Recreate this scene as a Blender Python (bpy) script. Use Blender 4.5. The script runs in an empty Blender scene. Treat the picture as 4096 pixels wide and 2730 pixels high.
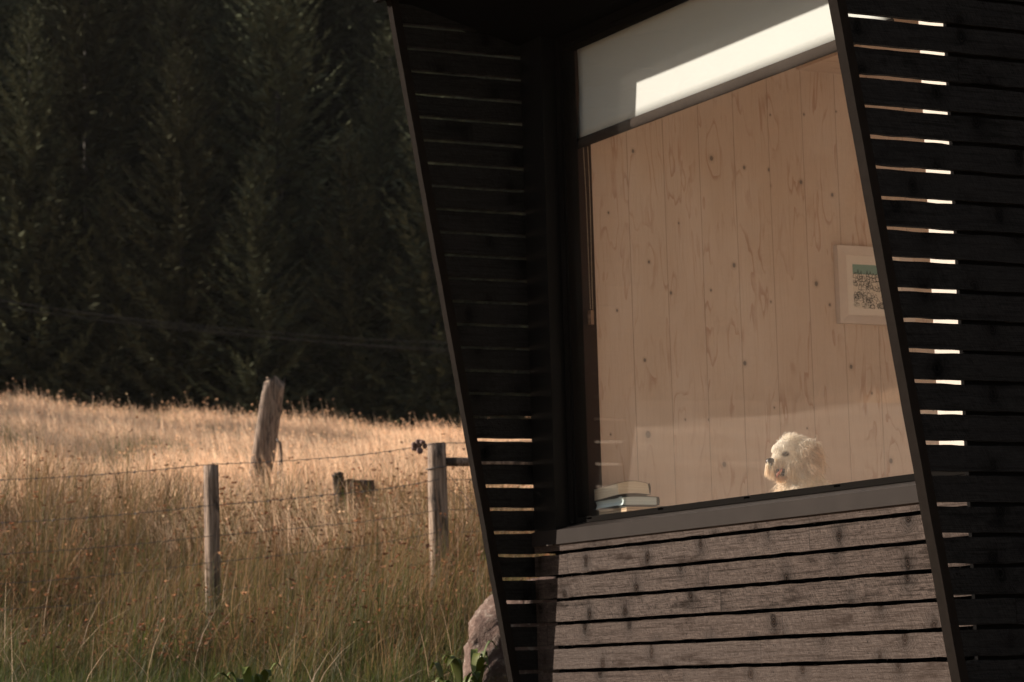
import bpy, math, random
import numpy as np
from mathutils import Vector, noise as mnoise

S = bpy.context.scene
COL = S.collection
R = math.radians
rng = np.random.default_rng(7)
random.seed(7)

# ------------------------------------------------------------------ camera
CAM = np.array([10.304, -5.500, -0.711])
YAW, PIT, ROL = 0.48826, 0.1225, -0.0295
FWD = np.array([-math.cos(YAW)*math.cos(PIT), math.sin(YAW)*math.cos(PIT), math.sin(PIT)])
_r = np.cross(FWD, [0, 0, 1.0]); _r /= np.linalg.norm(_r)
_u = np.cross(_r, FWD)
RIGHT = _r*math.cos(ROL)+_u*math.sin(ROL)
UP = -_r*math.sin(ROL)+_u*math.cos(ROL)
cd = bpy.data.cameras.new('camera'); cam = bpy.data.objects.new('camera', cd); COL.objects.link(cam)
from mathutils import Matrix
M = Matrix(((RIGHT[0], UP[0], -FWD[0], CAM[0]), (RIGHT[1], UP[1], -FWD[1], CAM[1]),
            (RIGHT[2], UP[2], -FWD[2], CAM[2]), (0, 0, 0, 1)))
cam.matrix_world = M
cd.sensor_width = 36.0; cd.lens = 10787.96/4096*36
cd.clip_start = 0.1; cd.clip_end = 3000
cd.dof.use_dof = True; cd.dof.focus_distance = 8.9; cd.dof.aperture_fstop = 8.0
S.camera = cam
HF = np.array([FWD[0], FWD[1], 0]); HF /= np.linalg.norm(HF)      # horizontal view direction
HL = np.array([-HF[1], HF[0], 0]); HL = HL if HL @ RIGHT < 0 else -HL  # horizontal left

def ray(x, y):                       # photo pixel -> unit direction, used to read positions off the photograph
    d = FWD + RIGHT*(x-2048)/10787.96 - UP*(y-1365)/10787.96
    return d/np.linalg.norm(d)
def at_dist(x, y, s):                # point on that sight line at horizontal distance s along the view
    d = ray(x, y); return CAM + d*(s/(d @ HF))
def at_plane(x, y, ax, v):
    d = ray(x, y); return CAM + d*((v-CAM[ax])/d[ax])

# ------------------------------------------------------------------ light
SUN_T, SUN_EL = 0.95, R(22)
sh = np.array([-SUN_T, -1.0, 0]); sh /= np.linalg.norm(sh)
sun_to = Vector((sh[0]*math.cos(SUN_EL), sh[1]*math.cos(SUN_EL), math.sin(SUN_EL)))
ld = bpy.data.lights.new('sun', 'SUN'); ld.energy = 5.0; ld.angle = R(0.5); ld.color = (1.0, 0.84, 0.70)
lo = bpy.data.objects.new('sun', ld); COL.objects.link(lo)
lo.rotation_euler = sun_to.to_track_quat('Z', 'Y').to_euler()
W = bpy.data.worlds.new('World'); S.world = W; W.use_nodes = True
wn = W.node_tree.nodes; wl = W.node_tree.links
sky = wn.new('ShaderNodeTexSky'); sky.sky_type = 'NISHITA'; sky.sun_disc = False
sky.sun_elevation = SUN_EL; sky.sun_rotation = math.atan2(sh[0], sh[1])
hs = wn.new('ShaderNodeHueSaturation'); hs.inputs['Saturation'].default_value = .55   # desaturated to take off the sky's blue cast
wl.new(sky.outputs[0], hs.inputs['Color']); wl.new(hs.outputs[0], wn['Background'].inputs[0]); wn['Background'].inputs[1].default_value = 0.055
S.view_settings.view_transform = 'Standard'; S.view_settings.look = 'None'
S.view_settings.exposure = 1.0; S.view_settings.gamma = 1.0
S.render.engine = 'CYCLES'
S.cycles.max_bounces = 10; S.cycles.diffuse_bounces = 6; S.cycles.transparent_max_bounces = 24
S.cycles.use_denoising = True

# ------------------------------------------------------------------ helpers
def mesh_obj(name, verts, faces, mat=None, parent=None, smooth=False, cols=None):
    me = bpy.data.meshes.new(name)
    if isinstance(verts, np.ndarray) and isinstance(faces, np.ndarray):
        n = faces.shape[1]
        me.vertices.add(len(verts)); me.vertices.foreach_set('co', verts.astype(np.float32).ravel())
        me.loops.add(faces.size); me.loops.foreach_set('vertex_index', faces.astype(np.int32).ravel())
        me.polygons.add(len(faces))
        me.polygons.foreach_set('loop_start', np.arange(0, faces.size, n, dtype=np.int32))
        me.polygons.foreach_set('loop_total', np.full(len(faces), n, dtype=np.int32))
        me.update(calc_edges=True)
    else:
        me.from_pydata([tuple(v) for v in verts], [], [tuple(f) for f in faces]); me.update()
    if cols is not None:
        a = me.color_attributes.new('tint', 'FLOAT_COLOR', 'POINT')
        c = np.ones((len(me.vertices), 4), np.float32); c[:, :3] = cols
        a.data.foreach_set('color', c.ravel())
    if smooth: me.polygons.foreach_set('use_smooth', np.ones(len(me.polygons), bool))
    if mat: me.materials.append(mat)
    o = bpy.data.objects.new(name, me); COL.objects.link(o)
    if parent is not None: o.parent = parent
    return o

class MB:
    def __init__(s): s.v = []; s.f = []
    def add(s, v, f):
        b = len(s.v); s.v += [tuple(map(float, q)) for q in v]; s.f += [tuple(b+i for i in q) for q in f]
    def box(s, x0, x1, y0, y1, z0, z1):
        s.add([(x0,y0,z0),(x1,y0,z0),(x1,y1,z0),(x0,y1,z0),(x0,y0,z1),(x1,y0,z1),(x1,y1,z1),(x0,y1,z1)],
              [(3,2,1,0),(4,5,6,7),(0,1,5,4),(1,2,6,5),(2,3,7,6),(3,0,4,7)])
    def hexa(s, p):   # 8 points, bottom loop then top loop
        s.add(p, [(3,2,1,0),(4,5,6,7),(0,1,5,4),(1,2,6,5),(2,3,7,6),(3,0,4,7)])
    def strip(s, secs):  # list of rings (same length), capped
        n = len(secs[0]); v = [q for r in secs for q in r]; f = []
        for i in range(len(secs)-1):
            for j in range(n):
                k = (j+1) % n
                f.append((i*n+j, i*n+k, (i+1)*n+k, (i+1)*n+j))
        f.append(tuple(range(n-1, -1, -1))); f.append(tuple((len(secs)-1)*n+j for j in range(n)))
        s.add(v, f)
    def tube(s, pts, rad, n=8):
        pts = [np.array(p, float) for p in pts]; secs = []
        rad = rad if hasattr(rad, '__len__') else [rad]*len(pts)
        for i, p in enumerate(pts):
            d = pts[min(i+1, len(pts)-1)]-pts[max(i-1, 0)]; d /= np.linalg.norm(d)+1e-12
            a = np.cross(d, [0, 0, 1.0]) if abs(d[2]) < .9 else np.cross(d, [1.0, 0, 0])
            a /= np.linalg.norm(a); b = np.cross(d, a)
            secs.append([p+rad[i]*(a*math.cos(t)+b*math.sin(t)) for t in np.linspace(0, 2*math.pi, n, endpoint=False)])
        s.strip(secs)
    def ball(s, c, r, n=6, m=8):
        r = np.array(r if hasattr(r, '__len__') else [r]*3, float); c = np.array(c, float)
        v = [c+r*[0, 0, -1]]; f = []
        for i in range(1, n):
            t = -math.pi/2+math.pi*i/n
            for j in range(m):
                p = 2*math.pi*j/m
                v.append(c+r*np.array([math.cos(t)*math.cos(p), math.cos(t)*math.sin(p), math.sin(t)]))
        v.append(c+r*[0, 0, 1])
        for j in range(m): f.append((0, 1+(j+1) % m, 1+j))
        for i in range(n-2):
            for j in range(m):
                a = 1+i*m+j; b = 1+i*m+(j+1) % m; f.append((a, b, b+m, a+m))
        e = len(v)-1
        for j in range(m): f.append((e, 1+(n-2)*m+j, 1+(n-2)*m+(j+1) % m))
        s.add(v, f)
    def build(s, name, mat, parent=None, smooth=False):
        return mesh_obj(name, s.v, s.f, mat, parent, smooth)

def empty(name, loc=(0, 0, 0)):
    o = bpy.data.objects.new(name, None); COL.objects.link(o); o.location = [float(q) for q in loc]; o.empty_display_size = .1
    return o
def tag(o, label=None, cat=None, group=None, kind=None):
    if label: o['label'] = label
    if cat: o['category'] = cat
    if group: o['group'] = group
    if kind: o['kind'] = kind
    return o
def keep(o, parent):       # parent a mesh built in world coordinates to an Empty that is not at the origin
    o.parent = parent; o.matrix_parent_inverse = Matrix.Translation(-Vector(parent.location))
    return o

# ------------------------------------------------------------------ materials
class NT:
    def __init__(s, name):
        s.m = bpy.data.materials.new(name); s.m.use_nodes = True
        s.t = s.m.node_tree; s.n = s.t.nodes; s.l = s.t.links
        s.bsdf = s.n['Principled BSDF']; s.out = s.n['Material Output']
    def node(s, typ, **kw):
        n = s.n.new(typ)
        for k, v in kw.items():
            if k.startswith('i_'): n.inputs[k[2:]].default_value = v
            else: setattr(n, k, v)
        return n
    def link(s, a, b): s.l.new(a, b)
    def math(s, op, a, b=None, c=None, clamp=False):
        n = s.node('ShaderNodeMath', operation=op, use_clamp=clamp)
        for i, q in enumerate((a, b, c)):
            if q is None: continue
            if isinstance(q, (int, float)): n.inputs[i].default_value = q
            else: s.link(q, n.inputs[i])
        return n.outputs[0]
    def mix(s, fac, a, b, typ='MIX'):
        n = s.node('ShaderNodeMix', data_type='RGBA', blend_type=typ)
        for sock, q in ((n.inputs[0], fac), (n.inputs[6], a), (n.inputs[7], b)):
            if isinstance(q, (int, float)): sock.default_value = q
            elif isinstance(q, tuple): sock.default_value = (*q, 1) if len(q) == 3 else q
            else: s.link(q, sock)
        return n.outputs[2]
    def noise(s, vec, scale, detail=3, rough=.55, dist=0):
        n = s.node('ShaderNodeTexNoise'); n.inputs['Scale'].default_value = scale
        n.inputs['Detail'].default_value = detail; n.inputs['Roughness'].default_value = rough
        n.inputs['Distortion'].default_value = dist
        if vec is not None: s.link(vec, n.inputs['Vector'])
        return n.outputs['Fac']
    def sstep(s, x, lo, hi, a=0.0, b=1.0):
        n = s.node('ShaderNodeMapRange', interpolation_type='SMOOTHSTEP')
        s.link(x, n.inputs[0])
        for i, q in enumerate((lo, hi, a, b)): n.inputs[i+1].default_value = q
        return n.outputs[0]
    def xyz(s):
        tc = s.node('ShaderNodeTexCoord'); sp = s.node('ShaderNodeSeparateXYZ'); s.link(tc.outputs['Object'], sp.inputs[0])
        return tc.outputs['Object'], sp.outputs
    def comb(s, x, y, z):
        n = s.node('ShaderNodeCombineXYZ')
        for i, q in enumerate((x, y, z)):
            if isinstance(q, (int, float)): n.inputs[i].default_value = q
            else: s.link(q, n.inputs[i])
        return n.outputs[0]
    def white(s, v):
        n = s.node('ShaderNodeTexWhiteNoise', noise_dimensions='1D'); s.link(v, n.inputs['W']); return n.outputs['Value']
    def bump(s, h, strength=.4, dist=.002):
        n = s.node('ShaderNodeBump'); n.inputs['Strength'].default_value = strength; n.inputs['Distance'].default_value = dist
        s.link(h, n.inputs['Height']); s.link(n.outputs[0], s.bsdf.inputs['Normal'])
    def setp(s, **kw):
        for k, v in kw.items():
            sock = s.bsdf.inputs[k.replace('_', ' ')]
            if isinstance(v, tuple): sock.default_value = (*v, 1) if len(v) == 3 else v
            elif isinstance(v, (int, float)): sock.default_value = v
            else: s.link(v, sock)
        return s.m

def simple(name, col, rough=.6, var=.15, scale=20, spec=.5, bump=0.0, metal=0.0):
    n = NT(name); co, _ = n.xyz()
    f = n.noise(co, scale, 4)
    c = n.mix(f, tuple(q*(1-var) for q in col), tuple(min(1, q*(1+var)) for q in col))
    n.setp(Base_Color=c, Roughness=rough, Metallic=metal); n.bsdf.inputs['Specular IOR Level'].default_value = spec
    if bump: n.bump(n.noise(co, scale*4, 4), bump, .003)
    return n.m

P = 0.1                     # board pitch
def board_mat(name, axis, dark, light, rough=.55, spec=.5):
    """black stained rough sawn softwood, grain along the given axis, one random shift per board"""
    n = NT(name); co, o = n.xyz()
    u = o[axis]; z = o[2]
    row = n.math('FLOOR', n.math('DIVIDE', n.math('ADD', z, 50.0), P))
    rv = n.white(row)
    seg = n.math('FLOOR', n.math('ADD', n.math('MULTIPLY', u, .55), n.math('MULTIPLY', rv, 9.0)))
    rs = n.white(n.math('ADD', n.math('MULTIPLY', row, 7.13), n.math('MULTIPLY', seg, 3.7)))
    off = n.math('MULTIPLY', rs, 40.0)
    uu = n.math('ADD', u, off)
    # knots
    kv = n.comb(n.math('MULTIPLY', uu, 2.3), n.math('MULTIPLY', z, 10.0), rs)
    vo = n.node('ShaderNodeTexVoronoi', voronoi_dimensions='2D', i_Scale=1.0); n.link(kv, vo.inputs['Vector'])
    pk = n.node('ShaderNodeSeparateXYZ'); n.link(vo.outputs['Position'], pk.inputs[0])
    ku = n.math('DIVIDE', n.math('SUBTRACT', n.math('MULTIPLY', uu, 2.3), pk.outputs[0]), 2.3)
    kz = n.math('DIVIDE', n.math('SUBTRACT', n.math('MULTIPLY', z, 10.0), pk.outputs[1]), 10.0*1.5)
    vd = n.math('DIVIDE', n.math('SQRT', n.math('ADD', n.math('MULTIPLY', ku, ku), n.math('MULTIPLY', kz, kz))), .125)
    kw = n.math('MULTIPLY', n.noise(n.comb(n.math('MULTIPLY', uu, 22.), n.math('MULTIPLY', z, 30.), 0.), 1.0, 3), .22)
    kd = n.math('ADD', vd, n.math('SUBTRACT', kw, .11))
    sel = n.node('ShaderNodeSeparateColor'); n.link(vo.outputs['Color'], sel.inputs[0])
    big = n.sstep(sel.outputs[0], .36, .42)
    knot = n.math('MULTIPLY', n.sstep(kd, .20, .06), big)
    flare = n.math('MULTIPLY', n.sstep(kd, .62, .0), big)
    ring = n.math('MULTIPLY', n.math('SINE', n.math('MULTIPLY', kd, 95.0)), knot)
    # growth rings
    warp = n.noise(n.comb(n.math('MULTIPLY', uu, 1.7), n.math('MULTIPLY', z, 9.), rs), 1.0, 4, .6)
    ph = n.math('ADD', n.math('MULTIPLY', z, 240.), n.math('ADD', n.math('MULTIPLY', warp, 17.), n.math('MULTIPLY', flare, 24.)))
    grain = n.math('POWER', n.math('ADD', n.math('MULTIPLY', n.math('SINE', ph), .5), .5), 6.0)
    fib = n.noise(n.comb(n.math('MULTIPLY', uu, 22.), n.math('MULTIPLY', z, 330.), rs), 1.0, 4, .7)
    saw = n.noise(n.comb(n.math('ADD', n.math('MULTIPLY', uu, 330.), n.math('MULTIPLY', z, 190.)), n.math('MULTIPLY', z, 40.), rs), 1.0, 2, .6)
    streak = n.noise(n.comb(n.math('MULTIPLY', uu, 2.6), n.math('MULTIPLY', z, 105.), rs), 1.0, 5, .65)
    blot = n.noise(n.comb(n.math('MULTIPLY', uu, 4.), n.math('MULTIPLY', z, 14.), rs), 1.0, 4, .6)
    fac = n.math('ADD', n.math('MULTIPLY', fib, .55), n.math('MULTIPLY', saw, .45))
    fac = n.sstep(fac, .33, .66)
    c = n.mix(fac, dark, light)
    c = n.mix(n.sstep(blot, .55, .72, 0, .75), c, dark)
    c = n.mix(n.sstep(streak, .50, .66, 0, .65), c, dark)
    c = n.mix(n.math('MULTIPLY', n.math('MULTIPLY', grain, n.math('ADD', n.sstep(warp, .45, .65, 0, .6), n.math('MULTIPLY', flare, .5))), .4), c, dark)
    c = n.mix(n.math('MULTIPLY', rv, .3), c, tuple(q*.75 for q in light))
    c = n.mix(n.math('MULTIPLY', n.math('MULTIPLY', flare, n.sstep(fib, .35, .6)), .85), c, tuple(q*.8 for q in dark))
    c = n.mix(n.math('MULTIPLY', knot, .85), c, tuple(q*.4 for q in dark))
    sj = n.math('FRACT', n.math('ADD', n.math('MULTIPLY', u, .55), n.math('MULTIPLY', rv, 9.0)))
    c = n.mix(n.math('LESS_THAN', sj, .0016), c, (.002, .002, .002)); c = n.mix(n.math('MULTIPLY', rs, .42), c, tuple(q*.55 for q in light))
    c = n.mix(n.math('MULTIPLY', n.sstep(ring, .55, .9), .45), c, light)
    if axis == 0:      # nail heads, two to a board on every batten
        fu = n.math('MULTIPLY', n.math('SUBTRACT', n.math('FRACT', n.math('DIVIDE', n.math('SUBTRACT', u, .345), .6)), .5), .6)
        fz = n.math('MULTIPLY', n.math('FRACT', n.math('DIVIDE', n.math('ADD', z, 50.), P)), P)
        fz = n.math('SUBTRACT', n.math('ABSOLUTE', n.math('SUBTRACT', fz, .0425)), n.math('ADD', .019, n.math('MULTIPLY', rv, .005)))
        nl = n.math('LESS_THAN', n.math('SQRT', n.math('ADD', n.math('POWER', n.math('ADD', fu, n.math('MULTIPLY', n.math('SUBTRACT', rv, .5), .02)), 2.), n.math('POWER', fz, 2.))), .0035)
        c = n.mix(n.math('MULTIPLY', nl, .9), c, (.004, .003, .003))
    n.setp(Base_Color=c, Roughness=rough)
    sp_ = n.math('MULTIPLY', n.math('MULTIPLY', n.math('ADD', n.math('MULTIPLY', fac, .8), .2), n.math('SUBTRACT', 1.0, n.math('MULTIPLY', knot, .8))), n.math('MULTIPLY', n.sstep(blot, .54, .72, 1.0, .25), n.sstep(streak, .48, .66, 1.0, .45)))
    sp_ = n.math('MULTIPLY', n.math('MULTIPLY', sp_, n.math('SUBTRACT', 1.0, n.math('MULTIPLY', n.math('MULTIPLY', grain, n.math('ADD', n.math('MULTIPLY', flare, .6), .15)), .8))), n.math('ADD', n.math('MULTIPLY', rs, .35), .8))
    n.link(n.math('MULTIPLY', sp_, spec), n.bsdf.inputs['Specular IOR Level'])
    h = n.math('ADD', n.math('ADD', n.math('MULTIPLY', n.math('SUBTRACT', fib, streak), .7), n.math('MULTIPLY', saw, .7)),
               n.math('SUBTRACT', n.math('MULTIPLY', n.math('ADD', ring, 1.), .25), n.math('ADD', n.math('MULTIPLY', grain, .16), n.math('MULTIPLY', knot, .5))))
    n.bump(h, .75, .004)
    return n.m

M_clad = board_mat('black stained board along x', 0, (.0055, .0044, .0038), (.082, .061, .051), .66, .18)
M_fin = board_mat('shade darkened black board along y', 1, (.0016, .0017, .0018), (.019, .0195, .020), .75, .10)  # same boards as the cladding, colour darkened to carry the screens' shade
M_trim = simple('dark brown trim', (.0095, .0078, .0066), .9, .4, 30, .03, bump=.1)
M_blackwood = simple('black batten', (.004, .004, .004), .9, .2, 30, .03)
M_flash = simple('dark anodised metal', (.005, .0048, .0045), .5, .25, 9, .10)
M_sill = simple('dark grey brown metal', (.0185, .0155, .0140), .6, .3, 7, .05, bump=.03)
M_frame = simple('black window frame', (.006, .0055, .005), .9, .2, 40, .02)
M_gasket = simple('black rubber', (.008, .008, .008), .6, .1, 40)
M_soffit = simple('black soffit board', (.003, .003, .003), .9, .2, 10, .03)
M_white = simple('pale painted timber', (.56, .50, .46), .6, .04, 8)
M_roof = simple('black roof metal', (.004, .004, .004), .8, .1, 8, .03)

def ply_mat(name, ax_u, ax_v, width, off, tint=1.0):
    """pale softwood panel: ax_v across the boards, ax_u along them, V-groove every width"""
    n = NT(name); co, o = n.xyz(); u = o[ax_u]; v = n.math('SUBTRACT', o[ax_v], off)
    q = n.math('DIVIDE', v, width); bi = n.math('FLOOR', q); fr = n.math('FRACT', q)
    rv = n.white(n.math('ADD', bi, .37)); rv2 = n.white(n.math('ADD', bi, 11.7))
    uu = n.math('ADD', u, n.math('MULTIPLY', rv, .22))
    # knots in loose rows, one cell per board
    kvec = n.comb(n.math('MULTIPLY', v, 1/width*1.05), n.math('MULTIPLY', uu, 2.15), 0.0)
    vo = n.node('ShaderNodeTexVoronoi', voronoi_dimensions='2D', i_Scale=1.0, i_Randomness=.72); n.link(kvec, vo.inputs['Vector'])
    d = vo.outputs['Distance']
    sp = n.node('ShaderNodeSeparateColor'); n.link(vo.outputs['Color'], sp.inputs[0])
    size = n.math('MULTIPLY', n.math('ADD', n.math('POWER', sp.outputs[1], 2.0), .40), .0105)
    ps_ = n.node('ShaderNodeSeparateXYZ'); n.link(vo.outputs['Position'], ps_.inputs[0])
    du_ = n.math('DIVIDE', n.math('SUBTRACT', n.math('MULTIPLY', v, 1/width*1.05), ps_.outputs[0]), 1/width*1.05)
    dv_ = n.math('DIVIDE', n.math('SUBTRACT', n.math('MULTIPLY', uu, 2.15), ps_.outputs[1]), 2.15*1.25)
    d0 = d
    d = n.math('SQRT', n.math('ADD', n.math('MULTIPLY', du_, du_), n.math('MULTIPLY', dv_, dv_)))
    knot = n.math('MULTIPLY', n.math('LESS_THAN', d, size), 1.0)
    knot = n.sstep(n.math('DIVIDE', d, size), 1.12, .75)
    halo = n.sstep(n.math('DIVIDE', d, size), 2.6, 1.0)
    # rotary cut contour figure
    f = n.noise(n.comb(n.math('MULTIPLY', v, 7.5), n.math('MULTIPLY', uu, 1.25), n.math('MULTIPLY', rv2, 30.)), 1.0, 3, .55, .35)
    f = n.math('ADD', f, n.math('MULTIPLY', n.sstep(d0, .55, .0), .12))
    c1 = n.math('FRACT', n.math('MULTIPLY', f, 6.5))
    line = n.math('MULTIPLY', n.sstep(c1, .70, .97), n.sstep(c1, 1.0, .975))
    fine = n.noise(n.comb(n.math('MULTIPLY', v, 160.), n.math('MULTIPLY', u, 5.), rv), 1.0, 3, .6)
    patch = n.noise(n.comb(n.math('MULTIPLY', v, 5.), n.math('MULTIPLY', uu, 1.6), rv2), 1.0, 3, .6)
    wv = n.noise(n.comb(n.math('MULTIPLY', v, 9.), n.math('MULTIPLY', uu, 2.1), n.math('ADD', rv, 5.)), 1.0, 3, .6)
    b0 = tuple(x*tint for x in (.71, .575, .47)); b1 = tuple(x*tint for x in (.66, .52, .415))
    c = n.mix(patch, b0, b1)
    c = n.mix(n.math('MULTIPLY', rv, .35), c, tuple(x*tint for x in (.66, .51, .415)))
    c = n.mix(n.sstep(fine, .45, .8, 0, .22), c, tuple(x*tint for x in (.40, .23, .13)))
    amt = n.math('MULTIPLY', line, n.sstep(wv, .42, .64, .05, .48))
    c = n.mix(amt, c, tuple(x*tint for x in (.37, .16, .082)))
    c = n.mix(n.math('MULTIPLY', halo, .25), c, tuple(x*tint for x in (.33, .22, .15)))
    c = n.mix(n.math('MULTIPLY', knot, .85), c, (.17, .14, .125))
    g = n.math('MINIMUM', fr, n.math('SUBTRACT', 1.0, fr))
    groove = n.sstep(g, .010, .004)
    c = n.mix(n.math('MULTIPLY', groove, .62), c, tuple(x*tint for x in (.20, .125, .085)))
    n.setp(Base_Color=c, Roughness=.55)
    n.bump(n.math('ADD', n.math('MULTIPLY', groove, -1.0), n.math('MULTIPLY', fine, .1)), .5, .004)
    return n.m
M_ply_wall = ply_mat('pale plywood along z', 2, 1, .1873, .469-.1873*3)
M_ply_x = ply_mat('pale plywood floor and ceiling', 1, 0, .1873, .03)
M_ply_back = ply_mat('pale plywood end wall', 2, 0, .1873, .03)

def glass_mat():
    n = NT('window glass'); co, o = n.xyz()
    n.n.remove(n.bsdf)
    tr = n.node('ShaderNodeBsdfTransparent'); tr.inputs[0].default_value = (.965, .97, .965, 1)
    gl = n.node('ShaderNodeBsdfGlossy'); gl.inputs['Roughness'].default_value = 0.0; gl.inputs[0].default_value = (1, 1, 1, 1)
    lw = n.node('ShaderNodeLayerWeight', i_Blend=.5)
    f = n.math('ADD', n.math('MULTIPLY', n.math('POWER', lw.outputs['Facing'], 5.0), .96), .042)
    mx = n.node('ShaderNodeMixShader'); n.link(f, mx.inputs[0]); n.link(tr.outputs[0], mx.inputs[1]); n.link(gl.outputs[0], mx.inputs[2])
    # dust specks and a faint film
    vo = n.node('ShaderNodeTexVoronoi', i_Scale=34.0); n.link(co, vo.inputs['Vector'])
    sp = n.node('ShaderNodeSeparateColor'); n.link(vo.outputs['Color'], sp.inputs[0])
    th = n.math('MULTIPLY', n.math('POWER', sp.outputs[0], 8.0), .065)
    dot = n.math('LESS_THAN', vo.outputs['Distance'], th)
    film = n.sstep(n.noise(co, 3.0, 5, .6), .4, .8, 0.003, .011)
    df = n.node('ShaderNodeBsdfDiffuse'); df.inputs[0].default_value = (.8, .76, .7, 1)
    a = n.math('MAXIMUM', n.math('MULTIPLY', dot, .22), film)
    m2 = n.node('ShaderNodeMixShader'); n.link(a, m2.inputs[0]); n.link(mx.outputs[0], m2.inputs[1]); n.link(df.outputs[0], m2.inputs[2])
    n.link(m2.outputs[0], n.out.inputs[0])
    return n.m
M_glass = glass_mat()

def tint_mat(name, transl=.3, rough=.7, spec=.2, var=0.0):
    n = NT(name)
    at = n.node('ShaderNodeAttribute', attribute_name='tint')
    c = at.outputs['Color']
    if var:
        oi = n.node('ShaderNodeObjectInfo')
        c = n.mix(n.math('MULTIPLY', oi.outputs['Random'], var), c, (.052, .046, .026))
        rb_ = n.math('ADD', n.math('MULTIPLY', n.math('FRACT', n.math('MULTIPLY', oi.outputs['Random'], 17.3)), .95), .6)
        c = n.mix(1.0, c, n.comb(rb_, rb_, rb_), 'MULTIPLY')
    n.setp(Base_Color=c, Roughness=rough); n.bsdf.inputs['Specular IOR Level'].default_value = spec
    t = n.node('ShaderNodeBsdfTranslucent'); n.link(c, t.inputs[0])
    mx = n.node('ShaderNodeMixShader'); mx.inputs[0].default_value = transl
    n.link(n.bsdf.outputs[0], mx.inputs[1]); n.link(t.outputs[0], mx.inputs[2]); n.link(mx.outputs[0], n.out.inputs[0])
    return n.m
M_grass = tint_mat('grass blades', .5, .6, .3)
M_fol = tint_mat('conifer needles', .08, .9, .02, .5)
M_leaf = tint_mat('dock leaf', .3, .45, .4)

# ------------------------------------------------------------------ terrain
def crest(az):     # tangent of the crest elevation, az = angle to the left of the view axis
    t = np.clip((az+.02)/.21, -0.6, 1.6)
    return .0868+.0182*t
def ground_z(px, py, bumps=True):
    px = np.asarray(px, float); py = np.asarray(py, float)
    dx = px-CAM[0]; dy = py-CAM[1]
    s = dx*HF[0]+dy*HF[1]; t = dx*HL[0]+dy*HL[1]
    r = np.sqrt(s*s+t*t)+1e-9; az = np.arctan2(t, s)
    e = crest(az)
    z50 = 50*e-.71-.42
    k = np.interp(r, [0, 6, 10, 13.2, 16.5, 20, 26, 38, 50, 58, 78, 100, 150, 220, 500, 3000],
                  [0, .04, .09, .14, .22, .36, .53, .78, 1.0, 1.03, 1.05, 1.9, 6.0, 11, 20, 20])
    lo = np.interp(r, [0, 6, 10, 13.2, 16.5, 50], [-2.25, -1.85, -1.40, -1.06, -.62, -.62])
    back = np.clip((np.cos(az)+.35)/.5, 0.05, 1)
    k0 = np.clip((k-.22)/.78, 0, None)*back
    z = lo + (z50+.62)*k0
    if bumps:
        z = z + .10*np.sin(px*.83+1.3*np.sin(py*.51))*np.sin(py*.71+px*.22)*np.clip((r-14)/8, 0, 1)
        z = z + .05*np.sin(px*2.1+py*1.3)*np.sin(py*2.7-px*.8)*np.clip((r-14)/8, 0, 1)
    return z
rr = np.concatenate([np.linspace(.5, 60, 130), np.geomspace(61, 1500, 60)])
aa = np.linspace(-math.pi, math.pi, 241)
gr, ga = np.meshgrid(rr, aa, indexing='ij')
gx = CAM[0]+gr*(np.cos(ga)*HF[0]+np.sin(ga)*HL[0]); gy = CAM[1]+gr*(np.cos(ga)*HF[1]+np.sin(ga)*HL[1])
gz = ground_z(gx, gy)
gv = np.stack([gx, gy, gz], -1).reshape(-1, 3)
na = len(aa)
fi = [(i*na+j, (i+1)*na+j, (i+1)*na+j+1, i*na+j+1) for i in range(len(rr)-1) for j in range(na-1)]
gn = NT('field soil and thatch'); gco, go = gn.xyz()
gc = gn.mix(gn.sstep(gn.noise(gco, .45, 5, .6), .35, .65), (.56, .38, .23), (.42, .29, .165))
gc = gn.mix(gn.sstep(gn.noise(gco, 7.0, 5, .65), .45, .75, 0, .6), gc, (.10, .085, .045))
gn.setp(Base_Color=gc, Roughness=.9); gn.bump(gn.noise(gco, 9., 6, .7), 1.0, .12)
ground = mesh_obj('ground', gv, np.array(fi), gn.m, smooth=True)
tag(ground, 'grassy field rising to a low crest below the wood', 'field', kind='structure')

# ------------------------------------------------------------------ cabin
XW = 3.226              # outer face of the near screen
YF = .05                # outer face of the cladding
cabin = empty('cabin', (1.6, 2.0, -1.2))
tag(cabin, 'black timber cabin with raked slatted side screens and one large window', 'cabin')
def C(mb, name, mat, parent=None, smooth=False):
    o = mb.build(name, mat); 
    if parent is None: keep(o, cabin)
    else:
        o.parent = parent; o.matrix_parent_inverse = parent.matrix_parent_inverse.copy() if False else Matrix()
    return o
def yf_left(z): return -.200-.1703*z
def yf_right(z): return -.2716-.1637*z
Z_TOP = 2.25
def plank(mb, axis, a0, a1, t0, t1, z0, z1, seed, step=.03, jit=.0012):
    """board running along axis (0 = x, 1 = y) from a0(z) to a1, thickness t0..t1 across, rough sawn edges"""
    rs = np.random.default_rng(seed)
    n = max(2, int((a1-min(a0(z0), a0(z1)))/step))
    jt = np.convolve(rs.normal(0, jit, n+3), [.25, .5, .25], 'same'); jb = np.convolve(rs.normal(0, jit, n+3), [.25, .5, .25], 'same')
    cup = rs.normal(0, .0008)
    secs = []
    for i in range(n+1):
        k = i/n; zb = z0+jb[i]; zt = z1+jt[i]
        ub = a0(z0)*(1-k)+a1*k; ut = a0(z1)*(1-k)+a1*k
        if axis == 0: secs.append([(ub, t0+cup, zb), (ub, t1, zb), (ut, t1, zt), (ut, t0-cup, zt)])
        else: secs.append([(t0, ub, zb), (t1+cup, ub, zb), (t1-cup, ut, zt), (t0, ut, zt)])
    mb.strip(secs)
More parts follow.
